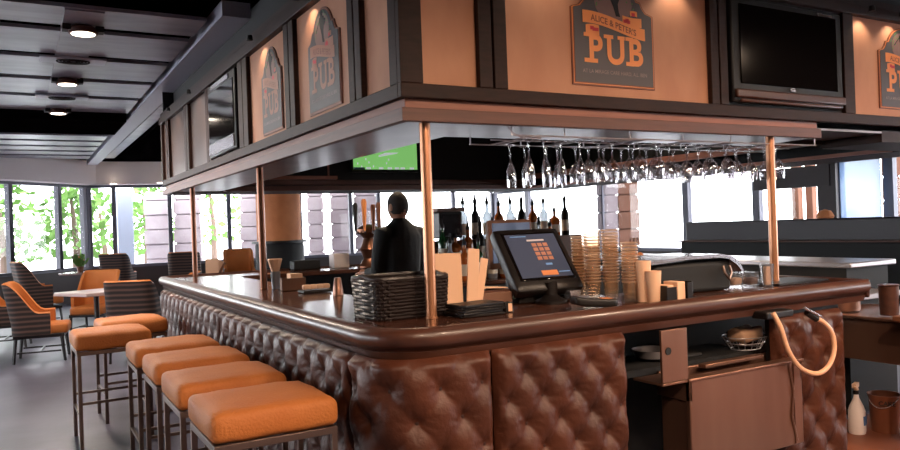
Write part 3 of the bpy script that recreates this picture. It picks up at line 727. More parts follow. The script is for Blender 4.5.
sp = [(.865,3.165,0,'orange leather bar stool, nearest to the camera in the row along the bar'),
      (.86,3.83,0,'orange leather bar stool, second from the camera in the row'),
      (.86,4.50,0,'orange leather bar stool, third from the camera in the row'),
      (.845,5.15,0,'orange leather bar stool, fourth from the camera in the row'),
      (.575,6.20,.03,'orange leather bar stool pulled out left of the row, its four legs in view'),
      (.80,6.90,.05,'orange leather bar stool half hidden behind the pulled out stool, farthest of all')]
for i, (x, y, rz, l) in enumerate(sp):
    o = st if i == 0 else dup(st, (x,y,0), rz)
    o.location = (x,y,0); o['label'] = l; o['group'] = 'orange stools along the bar'

# ------------------------------------------------------------------ dining chairs
def make_chair(name, label, H=.97, W=.60, D=.60, arm=.60, seat=.45, swoop=True):
    """faces +X; shell wraps the back and slopes down to the front"""
    t = thing(name, label, 'chair')
    # plan path from front-left, around back, to front-right
    pts = []; hw = W/2; hd = D/2; rc = .12
    pl_ = [(hd-.02,-hw+.02)]+[(hd-.1*i,-hw) for i in range(1,5)]
    left = [(hd*.95-.09*i, -hw) for i in range(6)]
    fx = hd*.45; ll = fx+hd-rc
    pth = [(fx-ll*i/8, -hw) for i in range(9)]+arc(-hd+rc,-hw+rc,rc,270,180,5)[1:]+[(-hd,-hw+rc+(W-2*rc)*i/6) for i in range(1,6)]+arc(-hd+rc,hw-rc,rc,180,90,5)+[(-hd+rc+ll*i/8, hw) for i in range(1,9)]
    def hgt(x):
        k = (x+hd)/(2*hd)     # 0 back, 1 front
        if not swoop: return H
        k = min(1, max(0, (k-.06)/.46)); k = k*k*(3-2*k); return H+(arm-H)*k
    zb = .34; th = .045
    V = [Vector(p) for p in pth]; n = len(V); rows = 5
    outv = []; inv = []
    for i, p in enumerate(V):
        a = V[max(0,i-1)]; b = V[min(n-1,i+1)]; d = (b-a).normalized(); nn = Vector((d.y, -d.x))   # inward
        lean = -.0
        for j in range(rows+1):
            z = zb+(hgt(p.x)-zb)*j/rows; le = -.09*max(0,(z-.45)/.5)*max(0,1-(p.x+hd)/(hd*1.2))
            outv.append((p.x+le, p.y, z)); q = p+nn*th; inv.append((q.x+le, q.y, z))
    mb = MB(); R = rows+1
    mb.add(outv, [(i*R+j, (i+1)*R+j, (i+1)*R+j+1, i*R+j+1) for i in range(n-1) for j in range(rows)])
    mb.obj('back_shell', M['stripe'], t, ang=70, fix=False)
    mb = MB(); mb.add(inv, [(i*R+j, i*R+j+1, (i+1)*R+j+1, (i+1)*R+j) for i in range(n-1) for j in range(rows)])
    # rim
    top = [outv[i*R+rows] for i in range(n)]; topi = [inv[i*R+rows] for i in range(n)]
    mid = [((a[0]+b[0])/2, (a[1]+b[1])/2, a[2]+.018) for a, b in zip(top, topi)]
    mb.add(top+mid+topi, [(i, i+1, n+i+1, n+i) for i in range(n-1)]+[(n+i, n+i+1, 2*n+i+1, 2*n+i) for i in range(n-1)])
    for e in (0, n-1):
        mb.add([outv[e*R+j] for j in range(R)]+[inv[e*R+j] for j in range(R)], [(j, j+1, R+j+1, R+j) for j in range(rows)])
    mb.obj('upholstery', M['orange'], t, ang=70, fix=False)
    MB().rbox((.03,0,seat-.055),(D-.02,W-.10,.13),.04,5).obj('seat', M['orange'], t, ang=80)
    mb = MB(); mb.box(-hd+.02,hd-.02,-hw+.03,hw-.03,.30,.345); mb.obj('seat_frame', M['darkwood'], t, bevel=.005)
    for sx in (-1,1):
        for sy in (-1,1):
            mb = MB(); x = sx*(hd-.05); y = sy*(hw-.05); mb.tube([(x+sx*.03,y,0),(x,y,.31)],[.016,.022],4); mb.obj('leg', M['darkwood'], t)
    for s in (-1,1): MB().box(-hd+.06,hd-.06,s*(hw-.05)-.008,s*(hw-.05)+.008,.12,.14).obj('stretcher', M['darkwood'], t)
    MB().box(-.01,.01,-hw+.05,hw-.05,.12,.14).obj('stretcher', M['darkwood'], t)
    return t
ch = make_chair('dining_chair', 'x')
ct = make_chair('dining_chair', 'x', H=1.12, W=.66, D=.6, arm=.70, seat=.5, swoop=True)
def at(px, w, z=0):   # place by chosen bearing and depth from the viewpoint
    f = 754.; yaw = R_(29.8); a = (px-450)/f
    return (math.sin(yaw)*w+math.cos(yaw)*w*a, math.cos(yaw)*w-math.sin(yaw)*w*a, z)
CH = [(ch,38,9.45,-8,'armchair with striped back and orange seat nearest the left photo edge, shown whole in profile'),
      (ch,2,10.6,-8,'armchair cut off by the left photo edge behind the whole profile chair'),
      (ct,38,13.2,10,'tall black backed armchair behind the profile chair, against the windows'),
      (ch,92,11.7,-118,'orange armchair facing the camera behind the light square table'),
      (ch,136,9.2,62,'striped armchair seen from behind just beyond the bar stools'),
      (ct,118,17.0,62,'tall striped armchair seen from behind, far against the windows'),
      (ch,168,10.3,160,'armchair partly hidden behind the far left end of the bar counter'),
      (ct,184,16.3,75,'striped armchair with orange wing, seen behind the farthest pole'),
      (ct,238,16.8,-100,'orange armchair facing the camera beyond the round table, left of the second pole')]
fst = set()
for pr, px, w, rz, l in CH:
    o = pr if pr.name not in fst else dup(pr, (0,0,0))
    fst.add(pr.name); o.location = at(px, w); o.rotation_euler = (0,0,R_(rz)); o['label'] = l; o['group'] = 'striped and orange dining chairs'
def table(loc, label, rnd, sz, h=.75, rz=0, mt='steelb'):
    t = thing('dining_table', label, 'table', loc, rz)
    mb = MB()
    if rnd: mb.lathe([(sz/2-.02,h-.045),(sz/2,h-.03),(sz/2,h-.01),(sz/2-.01,h)], n=36)
    else: mb.box(-sz/2,sz/2,-sz/2,sz/2,h-.05,h)
    mb.obj('tabletop', M[mt], t, bevel=0 if rnd else .008)
    MB().lathe([(.035,.03),(.035,h-.045)], n=14).obj('pedestal', M['darkwood'], t)
    MB().lathe([(.26,0),(.26,.015),(.06,.035)], n=24).obj('base', M['darkwood'], t)
M['ttop'] = mat('table top', (196,176,176), .3); M['ttopd'] = mat('dark table top', (120,96,92), .25)
table(at(94,10.7), 'light topped square table beside the orange chair at the left', False, .78, rz=R_(28), mt='ttop')
table(at(84,15.6), 'round dark table by the windows with a small potted plant on it', True, 1.0, h=.80, mt='ttopd')
table(at(222,13.0), 'dark round table beyond the bar holding a menu stand', True, .9, h=.80, mt='ttopd')
x, y, _ = at(79,15.6)
t = thing('potted_plant', 'small reddish potted plant on the far round table', 'plant', (x,y,.80))
MB().lathe([(.05,0),(.07,.12),(.065,.12),(.045,.01)], n=16).obj('pot', M['caddy'], t)
mb = MB(); rr = random.Random(5)
for i in range(40):
    a = rr.uniform(0,6.28); c = Vector((.06*math.cos(a), .06*math.sin(a), .12)); e = c+Vector((.12*math.cos(a)*rr.random(), .12*math.sin(a)*rr.random(), rr.uniform(.08,.26))); s = Vector((.02,.02,0))
    mb.add([c-s*.2, c+s*.2, e+s, e-s], [(0,1,2,3)])
mb.obj('leaves', M['leaf'], t, smooth=False, fix=False)
mb = MB()
for i in range(7): a = i*.9; mb.lathe([(0,-.02),(.025,0),(0,.02)], (.07*math.cos(a),.07*math.sin(a),.25+.03*(i%3)), 8)
mb.obj('blooms', M['plaster'], t)
x, y, _ = at(211,12.9)
t = thing('menu_stand', 'peach menu cards fanned upright on the dark round table', 'menu stand', (x,y,.80), R_(-20))
for i in range(3):
    MB().box(-.11+.04*i,.11+.03*i,-.01+.03*i,.0+.03*i,0,.27-.02*i, rot=Matrix.Rotation(R_(4*i),3,'Y')).obj('card', M['paper'], t)
x, y, _ = at(221,12.8)
o = MB().box(-.02,.02,-.005,.005,0,.2,rot=Matrix.Rotation(.5,3,'Y')).obj('drink_menu', M['caddy']); o.location=(x,y,.815); tag(o,'slanted brown card beside the peach menu stand','menu')
# a few dark tables and chairs behind the bar, left of the tap
table(at(300,12.4), 'dark table behind the second pole, beside the black cabinet', True, .9, h=.80, mt='ttopd')

# ------------------------------------------------------------------ ceiling lights
def clight(x, y, label):
    t = thing('ceiling_light', label, 'light', (x,y,CZ-.012))
    MB().lathe([(.08,0),(.105,-.02),(.11,-.055),(.10,-.062),(.09,-.06)], n=28).obj('housing', M['trimd'], t)
    MB().lathe([(.0,-.062),(.088,-.062),(.088,-.058),(0,-.058)], n=28, caps=False).obj('lens', M['lamp'], t)
    for q in (-.15,.09): MB().box(q,q+.06,-.06,.04,-.045,.0).obj('bracket', M['blackm'], t, smooth=False)
clight(.5,6.65,'round ceiling light, nearest of the row above the stools')
clight(.5,8.9,'round ceiling light, middle of the row above the stools')
clight(.5,11.0,'round ceiling light, farthest of the row above the stools')
def vent(x, y, label):
    t = thing('ceiling_vent', label, 'vent', (x,y,CZ-.012))
    MB().box(-.28,.28,-.12,.12,-.02,.0).obj('plate', M['beam'], t, bevel=.004)
    mb = MB()
    for r in (.05,.08,.11,.14): mb.tube([(r*math.cos(a*PI/12), r*.7*math.sin(a*PI/12), -.024) for a in range(24)], .008, 5, closed=True)
    mb.obj('grille', M['blackm'], t)
vent(.5,7.9,'round grilled ceiling vent between the nearest two ceiling lights')
vent(.5,10.0,'round grilled ceiling vent between the farther two ceiling lights')
for px, w, l in ((115,17.8,'small spot light under the white header, left one'),(162,18.0,'small spot light under the white header, right one')):
    x, y, _ = at(px, w); t = thing('recessed_spot', l, 'light', (x,y,ZH)); MB().lathe([(.0,-.012),(.07,-.012),(.07,0),(.0,0)], n=20, caps=False).obj('lens', M['lamp'], t)

# ------------------------------------------------------------------ things on the front counter
ZC = 1.0705
# wicker basket
t = thing('wicker_basket', 'black wicker basket on the corner of the bar by the copper pole', 'basket', (1.60,3.305,ZC), R_(2))
mb = MB(); W2, D2, Hh = .185, .15, .185
rnd = random.Random(2)
def bl(z): k = z/Hh; return 1+.06*k
pth = []
for i in range(64):
    a = 2*PI*i/64; c, s = math.cos(a), math.sin(a); e = .35
    pth.append((math.copysign(abs(c)**e, c)*W2, math.copysign(abs(s)**e, s)*D2))
for j in range(12):
    z = .008+j*.0155
    mb.tube([(p[0]*(bl(z)+(.035 if (i//2+j) % 2 else -.01)), p[1]*(bl(z)+(.045 if (i//2+j) % 2 else -.01)), z) for i, p in enumerate(pth)], .0085, 5, closed=True)
for i in range(0, 64, 2):
    p = pth[i]; mb.tube([(p[0]*1.0,p[1]*1.0,0),(p[0]*1.06,p[1]*1.07,Hh)], .007, 5)
mb.obj('weave', M['wicker'], t)
mb = MB(); mb.tube([(p[0]*1.07,p[1]*1.07,Hh+.004+ (.012 if abs(p[1])<.04 else 0)) for p in pth], .011, 8, closed=True); mb.obj('rim', M['wicker'], t)
mb = MB(); mb.prism([(p[0]*.95,p[1]*.95) for p in pth], lambda u, v, k: (u, v, .003+.006*k)); mb.prism([(p[0]*.93,p[1]*.93) for p in pth], lambda u, v, k: (u, v, .01+.10*k)); mb.obj('lining', M['blackm'], t)
# menus standing behind pole
for i, (x, y, w, h, tilt, l) in enumerate(((1.955,3.22,.06,.30,.10,'tall peach menu card leaning behind the copper corner pole'),(1.85,3.27,.15,.28,.02,'wide peach menu card beside the corner pole, left of the tall one'),(2.02,3.27,.04,.25,.22,'narrow peach card leaning right of the tall menu card'))):
    o = MB().box(-w/2,w/2,-.006,.006,0,h).obj('menu_card', M['paper'], bevel=.002); o.location=(x,y,ZC+.01); o.rotation_euler=(R_(-8),tilt,R_(-15)); tag(o,l,'menu card')
# stack of bill folders
rz = R_(6)
for i in range(5):
    o = MB().box(-.12,.12,-.075,.075,0,.011).obj('bill_folder', M['black'], bevel=.003); o.location=(1.86+rnd.uniform(-.006,.006),3.04+rnd.uniform(-.006,.006),ZC+.012*i); o.rotation_euler=(0,0,rz+rnd.uniform(-.12,.12))
    tag(o, 'black bill folder in the stack by the corner pole, '+['lowest','second from bottom','middle','second from top','topmost'][i]+' of five', 'bill folder', 'black bill folders stacked by the corner pole')
t = thing('receipt_box', 'brown box with papers on top, left of the touch screen till', 'box', (2.13,3.33,ZC), R_(-8))
MB().box(-.10,.10,-.07,.07,0,.075).obj('box_body', M['cardboard'], t, bevel=.006); MB().box(-.08,.09,-.06,.06,.075,.085).obj('lid', M['wood'], t)
o = MB().box(-.075,.075,-.05,.05,0,.006,rot=Matrix.Rotation(.06,3,'Y')).obj('note_pad', M['paper']); o.location=(2.14,3.33,ZC+.093); tag(o,'peach note pad lying on the brown box','note pad')
t = thing('candle_holder', 'small dark square holder with a peach insert beside the till', 'candle holder', (2.03,3.02,ZC))
MB().box(-.022,.022,-.018,.018,0,.05).obj('holder', M['black'], t, bevel=.003); MB().box(-.006,.016,-.020,-.017,.006,.044).obj('insert', M['paper'], t)
o = MB().rbox((0,0,.02),(.07,.05,.035),.015,3).obj('hand_scanner', M['cardboard']); o.location=(2.02,3.14,ZC+.002); tag(o,'brown rounded gadget in front of the brown box','gadget')
# POS terminal
t = thing('touch_screen_till', 'large black touch screen till tilted back on the front counter', 'till', (2.42,3.13,ZC), R_(-3))
ti = Matrix.Translation((0,.04,.07)) @ Matrix.Rotation(R_(-38),4,'X')
def tilted(mb): return mb.xf(ti)
tilted(MB().rbox((0,.03,.205),(.42,.075,.41),.02,4)).obj('casing', M['black'], t, ang=60)
tilted(MB().box(-.175,.175,-.012,-.006,.06,.375)).obj('bezel', M['gloss'], t, bevel=.003)
scr = mat('till display', (70,78,100), .1, emit=.12)
tilted(MB().box(-.16,.16,-.0145,-.012,.075,.36)).obj('display', scr, t)
mb = MB()
for r in range(4):
    for c in range(3):
        mb.box(-.015+c*.036,.013+c*.036,-.017,-.0145,.185+r*.030,.207+r*.030)
tilted(mb).obj('keypad_graphic', mat('till keys', (176,120,96), .4, emit=.15), t)
tilted(MB().box(-.035,.075,-.017,-.0145,.312,.322)).obj('title_bar_graphic', mat('till bar', (200,190,190), .4, emit=.2), t)
tilted(MB().box(-.03,.07,-.017,-.0145,.085,.115)).obj('enter_button_graphic', mat('till enter', (206,128,80), .4, emit=.15), t)
mb = MB(); mb.box(.02,.06,-.017,-.0145,.15,.162); mb.box(.08,.15,-.017,-.0145,.10,.106); mb.box(-.13,-.03,-.017,-.0145,.342,.347)
tilted(mb).obj('caption_graphic', mat('till blue', (110,150,200), .4, emit=.2), t)
MB().lathe([(.085,0),(.085,.014),(.05,.03),(.035,.045),(.035,.11)], (0,.06,0), 28).obj('base', M['black'], t)
mb = MB(); mb.box(-.16,.16,.12,.2,.0,.04); mb.obj('cable_box', M['black'], t, bevel=.01)
MB().box(.10,.17,.02,.08,.01,.06).obj('card_reader', M['silver'], t, bevel=.006)
# second screen behind
t = thing('second_till', 'second till screen with a brown rim peeking up behind the big one', 'till', (2.60,3.82,.95), R_(-4))
MB().rbox((0,0,.42),(.31,.05,.30),.02,4).obj('casing', M['cardboard'], t, ang=60)
MB().box(-.13,.13,-.032,-.024,.31,.55).obj('display', mat('second display', (110,130,165), .2, emit=.1), t)
MB().lathe([(.1,0),(.1,.02),(.03,.05),(.03,.3)], n=20).obj('stand', M['black'], t)
o = MB().box(2.35,4.2,3.6,4.1,.0,.95).obj('inner_unit', M['blackm'], bevel=.01); tag(o,'dark under counter unit behind the front bar counter','cabinet')

# card terminal
t = thing('card_terminal', 'black card terminal with orange keys lying at the counter edge', 'card terminal', (*at(591,3.66)[:2],ZC), R_(-14))
MB().rbox((0,0,.024),(.22,.085,.042),.012,4,lambda w: w+Vector((0,0,.022*(-w.x/.11) if w.x<0 else 0))).obj('casing', M['black'], t, ang=60)
MB().box(.0,.085,-.03,.03,.0445,.047).obj('keypad', M['plaster'], t); MB().box(-.095,-.035,-.028,.028,.058,.066).obj('display', M['silver'], t)
# cup stacks
cm = MB().lathe([(.0,.0),(.030,0),(.032,.004),(.042,.10)], n=20, caps=False); cm.cur = 1; cm.lathe([(.042,.0995),(.0455,.103),(.045,.107),(.0415,.105)], n=20, caps=False)
cup_pr = cm.obj('plastic_cup', [M['cup'], M['cuprim']], ang=60, fix=False)
stacks = [(*at(578,4.2)[:2],15,'pale stack nearest the till'),(*at(591,4.0)[:2],17,'tall stack second from the till'),(*at(609,3.98)[:2],17,'tall stack third from the till'),(*at(628,3.9)[:2],13,'shorter stack fourth from the till')]
first = True
for x, y, n, nm in stacks:
    for i in range(n):
        if first: o = cup_pr; first = False
        else: o = cup_pr.copy(); C.objects.link(o)
        o.location = (x+rnd.uniform(-.0015,.0015), y, ZC+.0168*i); tag(o, 'clear plastic cup nested in the %s' % nm, 'cup', 'cups in the '+nm)
# paper bags / sleeves beside cups
for i, (x, y, h, l) in enumerate(((*at(641,3.87)[:2],.21,'peach paper sleeve standing upright right of the cups, taller one'),(*at(651,3.83)[:2],.16,'peach paper sleeve standing right of the cups, shorter one'))):
    o = MB().lathe([(.032,0),(.042,h),(.039,h),(.029,.0)], n=18).obj('paper_sleeve', M['paper']); o.location=(x,y,ZC); tag(o,l,'paper sleeve')
cx_, cy_, _ = at(669,3.86)
t = thing('napkin_caddy', 'black caddy filled with orange napkins at the front counter edge', 'caddy', (cx_,cy_,ZC), R_(-4))
mb = MB(); mb.box(-.085,.085,-.06,.06,0,.008); mb.box(-.085,-.079,-.06,.06,0,.085); mb.box(.079,.085,-.06,.06,0,.10); mb.box(-.085,-.02,-.062,-.056,0,.078); mb.box(.05,.085,-.062,-.056,0,.095); mb.box(-.085,.085,.054,.06,0,.09); mb.obj('holder', M['black'], t, bevel=.002)
mb = MB()
o = MB().box(-.076,-.035,-.05,.045,.008,.088).obj('napkin_stack', M['paper'], bevel=.004); o.parent = None; o.location=(cx_,cy_,ZC); tag(o,'peach napkins, left pile in the black caddy','napkins')
o = MB().box(-.01,.045,-.052,.045,.008,.10).obj('napkin_stack', M['paper'], bevel=.004); o.location=(cx_,cy_,ZC); tag(o,'peach napkins, right pile in the black caddy','napkins')
for i in range(3):
    o = MB().tube([(0,0,0),(.01-.012*i,.0,.15)],.003,6).obj('stir_stick', M['caddy']); o.location=(cx_-.05+.015*i,cy_+.08,ZC+.005); o.rotation_euler=(.1*(i-1),.15*(i-1),0); tag(o,'thin wooden stir stick standing by the napkin caddy','stir stick','stir sticks by the napkin caddy')
# black glass chiller with silver lid
t = thing('garnish_station', 'black bar station box with a curved silver lid', 'bar station', (3.30,3.13,ZC), R_(-3))
MB().box(-.30,.27,-.14,.16,0,.17).obj('body', M['blackm'], t, bevel=.02)
mb = MB(); pf = [(-.40,.195),(-.1,.21),(.2,.21),(.30,.195),(.37,.16),(.42,.10),(.40,.10),(.35,.145),(.28,.178),(.2,.19),(-.1,.19),(-.40,.175)]
mb.prism(pf, lambda u, v, k: (u*.82, -.17+.35*k, v)); mb.obj('lid', M['silver'], t, ang=30)
mb = MB(); mb.tube([(.18,-.165,.14),(.18,-.18,.10),(.205,-.185,.065),(.23,-.18,.10),(.23,-.165,.14)],.008,8); mb.obj('latch', M['steel'], t)
# things on the island behind: dishes, bottles
isl = thing('back_island', 'dark central service island behind the front counter carrying bottles', 'counter', (0,0,0))
MB().box(2.62,5.2,4.6,5.15,0,1.06).obj('body', M['blackm'], isl, bevel=.01); MB().box(2.6,5.22,4.57,5.17,1.06,1.09).obj('top', M['woodtop'], isl, bevel=.008)
MB().box(2.7,4.15,4.86,5.15,1.09,1.20).obj('step', M['caddy'], isl, bevel=.005); MB().box(2.7,4.15,5.0,5.15,1.20,1.38).obj('step', M['caddy'], isl, bevel=.005)
bp = {}
def bottle(kind, loc, label, group):
    if kind not in bp:
        m, h, r = {'clear':('clearb',.30,.038),'amber':('amber',.28,.04),'green':('greenb',.30,.036),'dark':('black',.31,.035),'squat':('amber',.22,.048)}[kind]
        t = thing('liquor_bottle', label, 'bottle', loc, 0, group)
        MB().lathe([(r*.9,0),(r,.01),(r,h*.55),(r*.85,h*.64),(.014,h*.74),(.013,h*.93)], n=16).obj('bottle_body', M[m], t)
        MB().lathe([(r+.001,h*.12),(r+.001,h*.42)], n=16, caps=False).obj('paper_label', M['label'], t, fix=False)
        MB().lathe([(.016,h*.92),(.016,h),(.008,h+.015),(.005,h+.05)], n=12).obj('pourer', M['black'], t); bp[kind] = t
        return t
    return dup(bp[kind], loc, rnd.uniform(0,6), label, group)
kinds = ['clear','dark','clear','amber','clear','dark','amber','clear','squat','dark']
for i in range(10):
    k = kinds[i]; bottle(k, (3.03+i*.112,5.08,1.38), {'clear':'clear','dark':'black','amber':'amber','squat':'short amber','green':'green'}[k]+' liquor bottle with pourer on the top step of the back island', 'bottles on the top step of the island')
kinds = ['green','squat','amber','dark','clear','amber','green','squat','clear','amber']
for i in range(10):
    k = kinds[i]; bottle(k, (2.76+i*.112,4.94,1.20), {'clear':'clear','dark':'black','amber':'amber','squat':'short amber','green':'green'}[k]+' liquor bottle on the middle step of the back island', 'bottles on the middle step of the island')
kinds = ['clear','amber','green','clear','squat','amber','dark','clear','green']
for i in range(9):
    k = kinds[i]; bottle(k, (2.72+i*.12,4.76,1.09), {'clear':'clear','dark':'black','amber':'amber','squat':'short amber','green':'green'}[k]+' liquor bottle standing low at the front of the back island', 'bottles at the front of the island')
tum = MB().lathe([(0,0),(.030,0),(.036,.10),(.034,.10),(.028,.008),(0,.008)], n=18, caps=False).obj('tumbler', M['clearb'])
tl = [(4.05,4.75,1.09,'clear tumbler on the back island, near its middle'),(4.62,4.72,1.09,'clear tumbler on the back island, left of the pair at the right end'),(4.76,4.74,1.09,'clear tumbler on the back island, rightmost of the pair')]
for i, (x, y, z, l) in enumerate(tl):
    o = tum if i == 0 else tum.copy()
    if i: C.objects.link(o)
    o.location = (x,y,z); tag(o, l, 'glass')
t = thing('glass_dish', 'wide clear glass dish on the back island above the silver lid', 'dish', (4.35,4.72,1.09))
MB().lathe([(.06,0),(.15,.05),(.16,.07),(.15,.065),(.05,.006)], n=24).obj('dish', M['clearb'], t)
t = thing('garnish_tray', 'small brown tray of orange garnishes on the back island', 'tray', (4.62,4.9,1.09))
MB().box(-.13,.13,-.06,.06,0,.05).obj('tray', M['caddy'], t, bevel=.005)
for i in range(5):
    o = MB().lathe([(0,-.03),(.024,-.015),(.03,0),(.024,.02),(0,.03)], n=12).obj('orange_slice', M['signo']); o.location=(4.53+.045*i,4.9,1.175); tag(o,'orange garnish fruit in the small brown tray','fruit','garnish fruit in the tray')
for i in range(3):
    o = MB().tube([(0,0,0),(.01*(i-1),0,.2)],.006,6).obj('bar_spoon', M['caddy']); o.location=(4.66+.03*i,4.95,1.13); tag(o,'wooden handle sticking up from the brown garnish tray','utensil','handles in the garnish tray')
# small screen left of bottles
t = thing('cabinet_monitor', 'dark square monitor with a brown top left of the liquor bottles', 'monitor', (2.84,5.02,1.38))
MB().box(-.10,.10,-.08,.08,.02,.22).obj('casing', M['black'], t, bevel=.01); MB().box(-.12,.12,-.09,.09,.22,.25).obj('top', M['caddy'], t, bevel=.004); MB().box(-.08,.08,-.085,-.08,.04,.20).obj('display', M['gloss'], t); MB().box(-.04,.04,-.04,.04,0,.02).obj('foot', M['black'], t)
# jars and glass at right pole
def jar(x, y, l, r=.05, h=.085, fill='paper'):
    t = thing('glass_jar', l, 'jar', (x,y,ZC))
    MB().lathe([(r*.92,0),(r,.008),(r,h),(r-.003,h),(r-.006,.008),(0,.006)], n=24, caps=False).obj('glass', M['jarg'], t)
    o = MB().rbox((0,0,h*.38),(r*1.5,r*1.5,h*.5),.02,4,lambda w: w+Vector((0,0,.006*math.sin(w.x*150)*math.cos(w.y*130)))).obj('snack_mix', M[fill]); o.location=(x,y,ZC); tag(o,'beige snacks inside the '+('left' if 'left' in l else 'right')+' glass jar by the right copper pole','snacks')
jar(*at(732,4.50)[:2],'clear glass jar on the counter, left of the pair by the right pole')
jar(*at(748,4.50)[:2],'clear glass jar on the counter, right of the pair by the right pole', fill='caddy')
t = thing('drinking_glass', 'tall clear glass holding peach napkins beside the right copper pole', 'glass', (*at(765,4.42)[:2],ZC))
MB().lathe([(.030,0),(.040,.135),(.038,.135),(.028,.01),(0,.01)], n=20, caps=False).obj('glass_body', M['jarg'], t)
o = MB().box(-.022,.022,-.01,.01,.012,.12).obj('rolled_napkin', M['paper'], bevel=.004); o.location=(*at(765,4.42)[:2],ZC); tag(o,'peach napkin inside the tall clear glass by the right pole','napkin')
o = MB().box(3.88,4.36,2.9,3.18,ZC,ZC+.012).obj('bar_mat', M['black'], bevel=.003); tag(o,'flat black bar mat at the right end of the counter','mat')
# things on left wing
t = thing('napkin_glass', 'bluish glass vase holding a bunch of peach napkins by the second pole', 'glass', (1.66,5.55,ZC))
MB().lathe([(.03,0),(.036,.13),(.034,.13),(.028,.008)], n=20).obj('glass_body', M['clearb'], t)
o = MB().lathe([(.018,0),(.03,.12),(.055,.21),(.05,.215),(.02,.13)], n=9).obj('napkin_bunch', M['paper'], ang=10); o.location=(1.66,5.55,ZC+.01); tag(o,'flared bunch of peach napkins in the glass beside the second pole','napkins')
t = thing('condiment_caddy', 'small brown wooden caddy on the left bar top, right of the second pole', 'caddy', (1.71,5.30,ZC), R_(-10))
mb = MB(); mb.box(-.085,.085,-.06,.06,0,.01); mb.box(-.085,.085,-.06,-.052,0,.09); mb.box(-.085,.085,.052,.06,0,.09); mb.box(-.085,-.077,-.06,.06,0,.09); mb.box(.077,.085,-.06,.06,0,.09); mb.obj('holder', M['caddy'], t, bevel=.002)
o = MB().box(-.03,.06,-.045,.045,.012,.12).obj('napkin_stack', M['paper'], bevel=.004); o.location=(1.71,5.30,ZC); tag(o,'peach napkins standing in the small wooden caddy','napkins')
t = thing('snack_plate', 'black tray on the left bar top between the caddy and a glass', 'tray', (1.76,4.98,ZC))
MB().box(-.10,.10,-.07,.07,0,.02).obj('tray', M['black'], t, bevel=.006)
for i in range(4):
    o = MB().rbox((0,0,0),(.06,.045,.035),.014,3).obj('bread_roll', M['paper']); o.location=(1.70+.045*i,4.97,ZC+.04); tag(o,'small orange bread roll lying on the black tray','bread','rolls on the black tray')
t = thing('salt_shaker', 'tapered glass shaker on the left bar top before the basket', 'shaker', (1.79,4.62,ZC))
MB().lathe([(.035,0),(.034,.02),(.022,.11),(.018,.115)], n=18).obj('shaker_body', M['bsteel'], t)
# beer taps
t = thing('beer_tap_tower', 'ornate bronze beer tap tower on the far counter beside the barman', 'beer tap', (*at(368,8.2)[:2],ZC), R_(-20))
MB().lathe([(.13,0),(.13,.02),(.09,.05),(.06,.10),(.08,.16),(.10,.2),(.07,.26),(.055,.32),(.09,.36),(.13,.38),(.13,.42),(.08,.45),(.03,.47)], n=28).obj('tower', M['bronze'], t)
for i, (x, m, hh) in enumerate(((-.14,'black',.30),(-.045,'signo',.34),(.05,'bronze',.28),(.11,'caddy',.30))):
    MB().tube([(x*.8,-.10,.38),(x,-.14,.40)],.014,8).obj('faucet', M['silver'], t)
    MB().tube([(x,-.14,.40),(x,-.14,.44),(x,-.14,.52),(x,-.14,.40+hh-.03),(x,-.14,.40+hh)],[.012,.016,.022,.030,.018],12).obj('tap_handle', M[m], t)
o = MB().box(*[v for v in (0,0)][:0], -.35,.25,-.22,.16,0,.012).obj('drip_tray', M['steelb']) if False else None
# small equipment on the far counter
for px, w, hh, ww, l in ((303,8.3,.10,.30,'dark low box on the far counter left of the beer taps'),(338,8.3,.16,.18,'white square container on the far counter left of the beer taps'),(425,8.2,.2,.16,'dark box on the far counter behind the corner pole')):
    x, y, _ = at(px, w); o = MB().box(-ww/2,ww/2,-.08,.08,0,hh).obj('storage_box', M['blackm'] if 'dark' in l else M['paperw'], bevel=.01); o.location=(x,min(7.98,max(7.62,y)),ZC); tag(o,l,'box')

# ------------------------------------------------------------------ barman
def ring_tube(mb, rings, n=20):
    """rings: (centre, rx, ry) in local frame, horizontal ellipses stacked"""
    vs = []
    for c, rx, ry in rings:
        for k in range(n): q = 2*PI*k/n; vs.append((c[0]+rx*math.cos(q), c[1]+ry*math.sin(q), c[2]))
    N = len(rings)
    fs = [(i*n+k, i*n+(k+1) % n, (i+1)*n+(k+1) % n, (i+1)*n+k) for i in range(N-1) for k in range(n)]+[tuple(range(n))[::-1], tuple((N-1)*n+k for k in range(n))]
    return mb.add(vs, fs)
def ell(mb, c, r, n=12):
    pr = [(max(.001, math.sin(PI*i/n)), -math.cos(PI*i/n)) for i in range(n+1)]
    vs = []; 
    for a, b in pr:
        for k in range(16): q = 2*PI*k/16; vs.append((c[0]+r[0]*a*math.cos(q), c[1]+r[1]*a*math.sin(q), c[2]+r[2]*b))
    return mb.add(vs, [(i*16+k, i*16+(k+1) % 16, (i+1)*16+(k+1) % 16, (i+1)*16+k) for i in range(n) for k in range(16)])
man = thing('person', 'barman in a black long sleeved shirt with short dark hair, back turned, behind the bar', 'person', (2.78,5.70,0), R_(14))
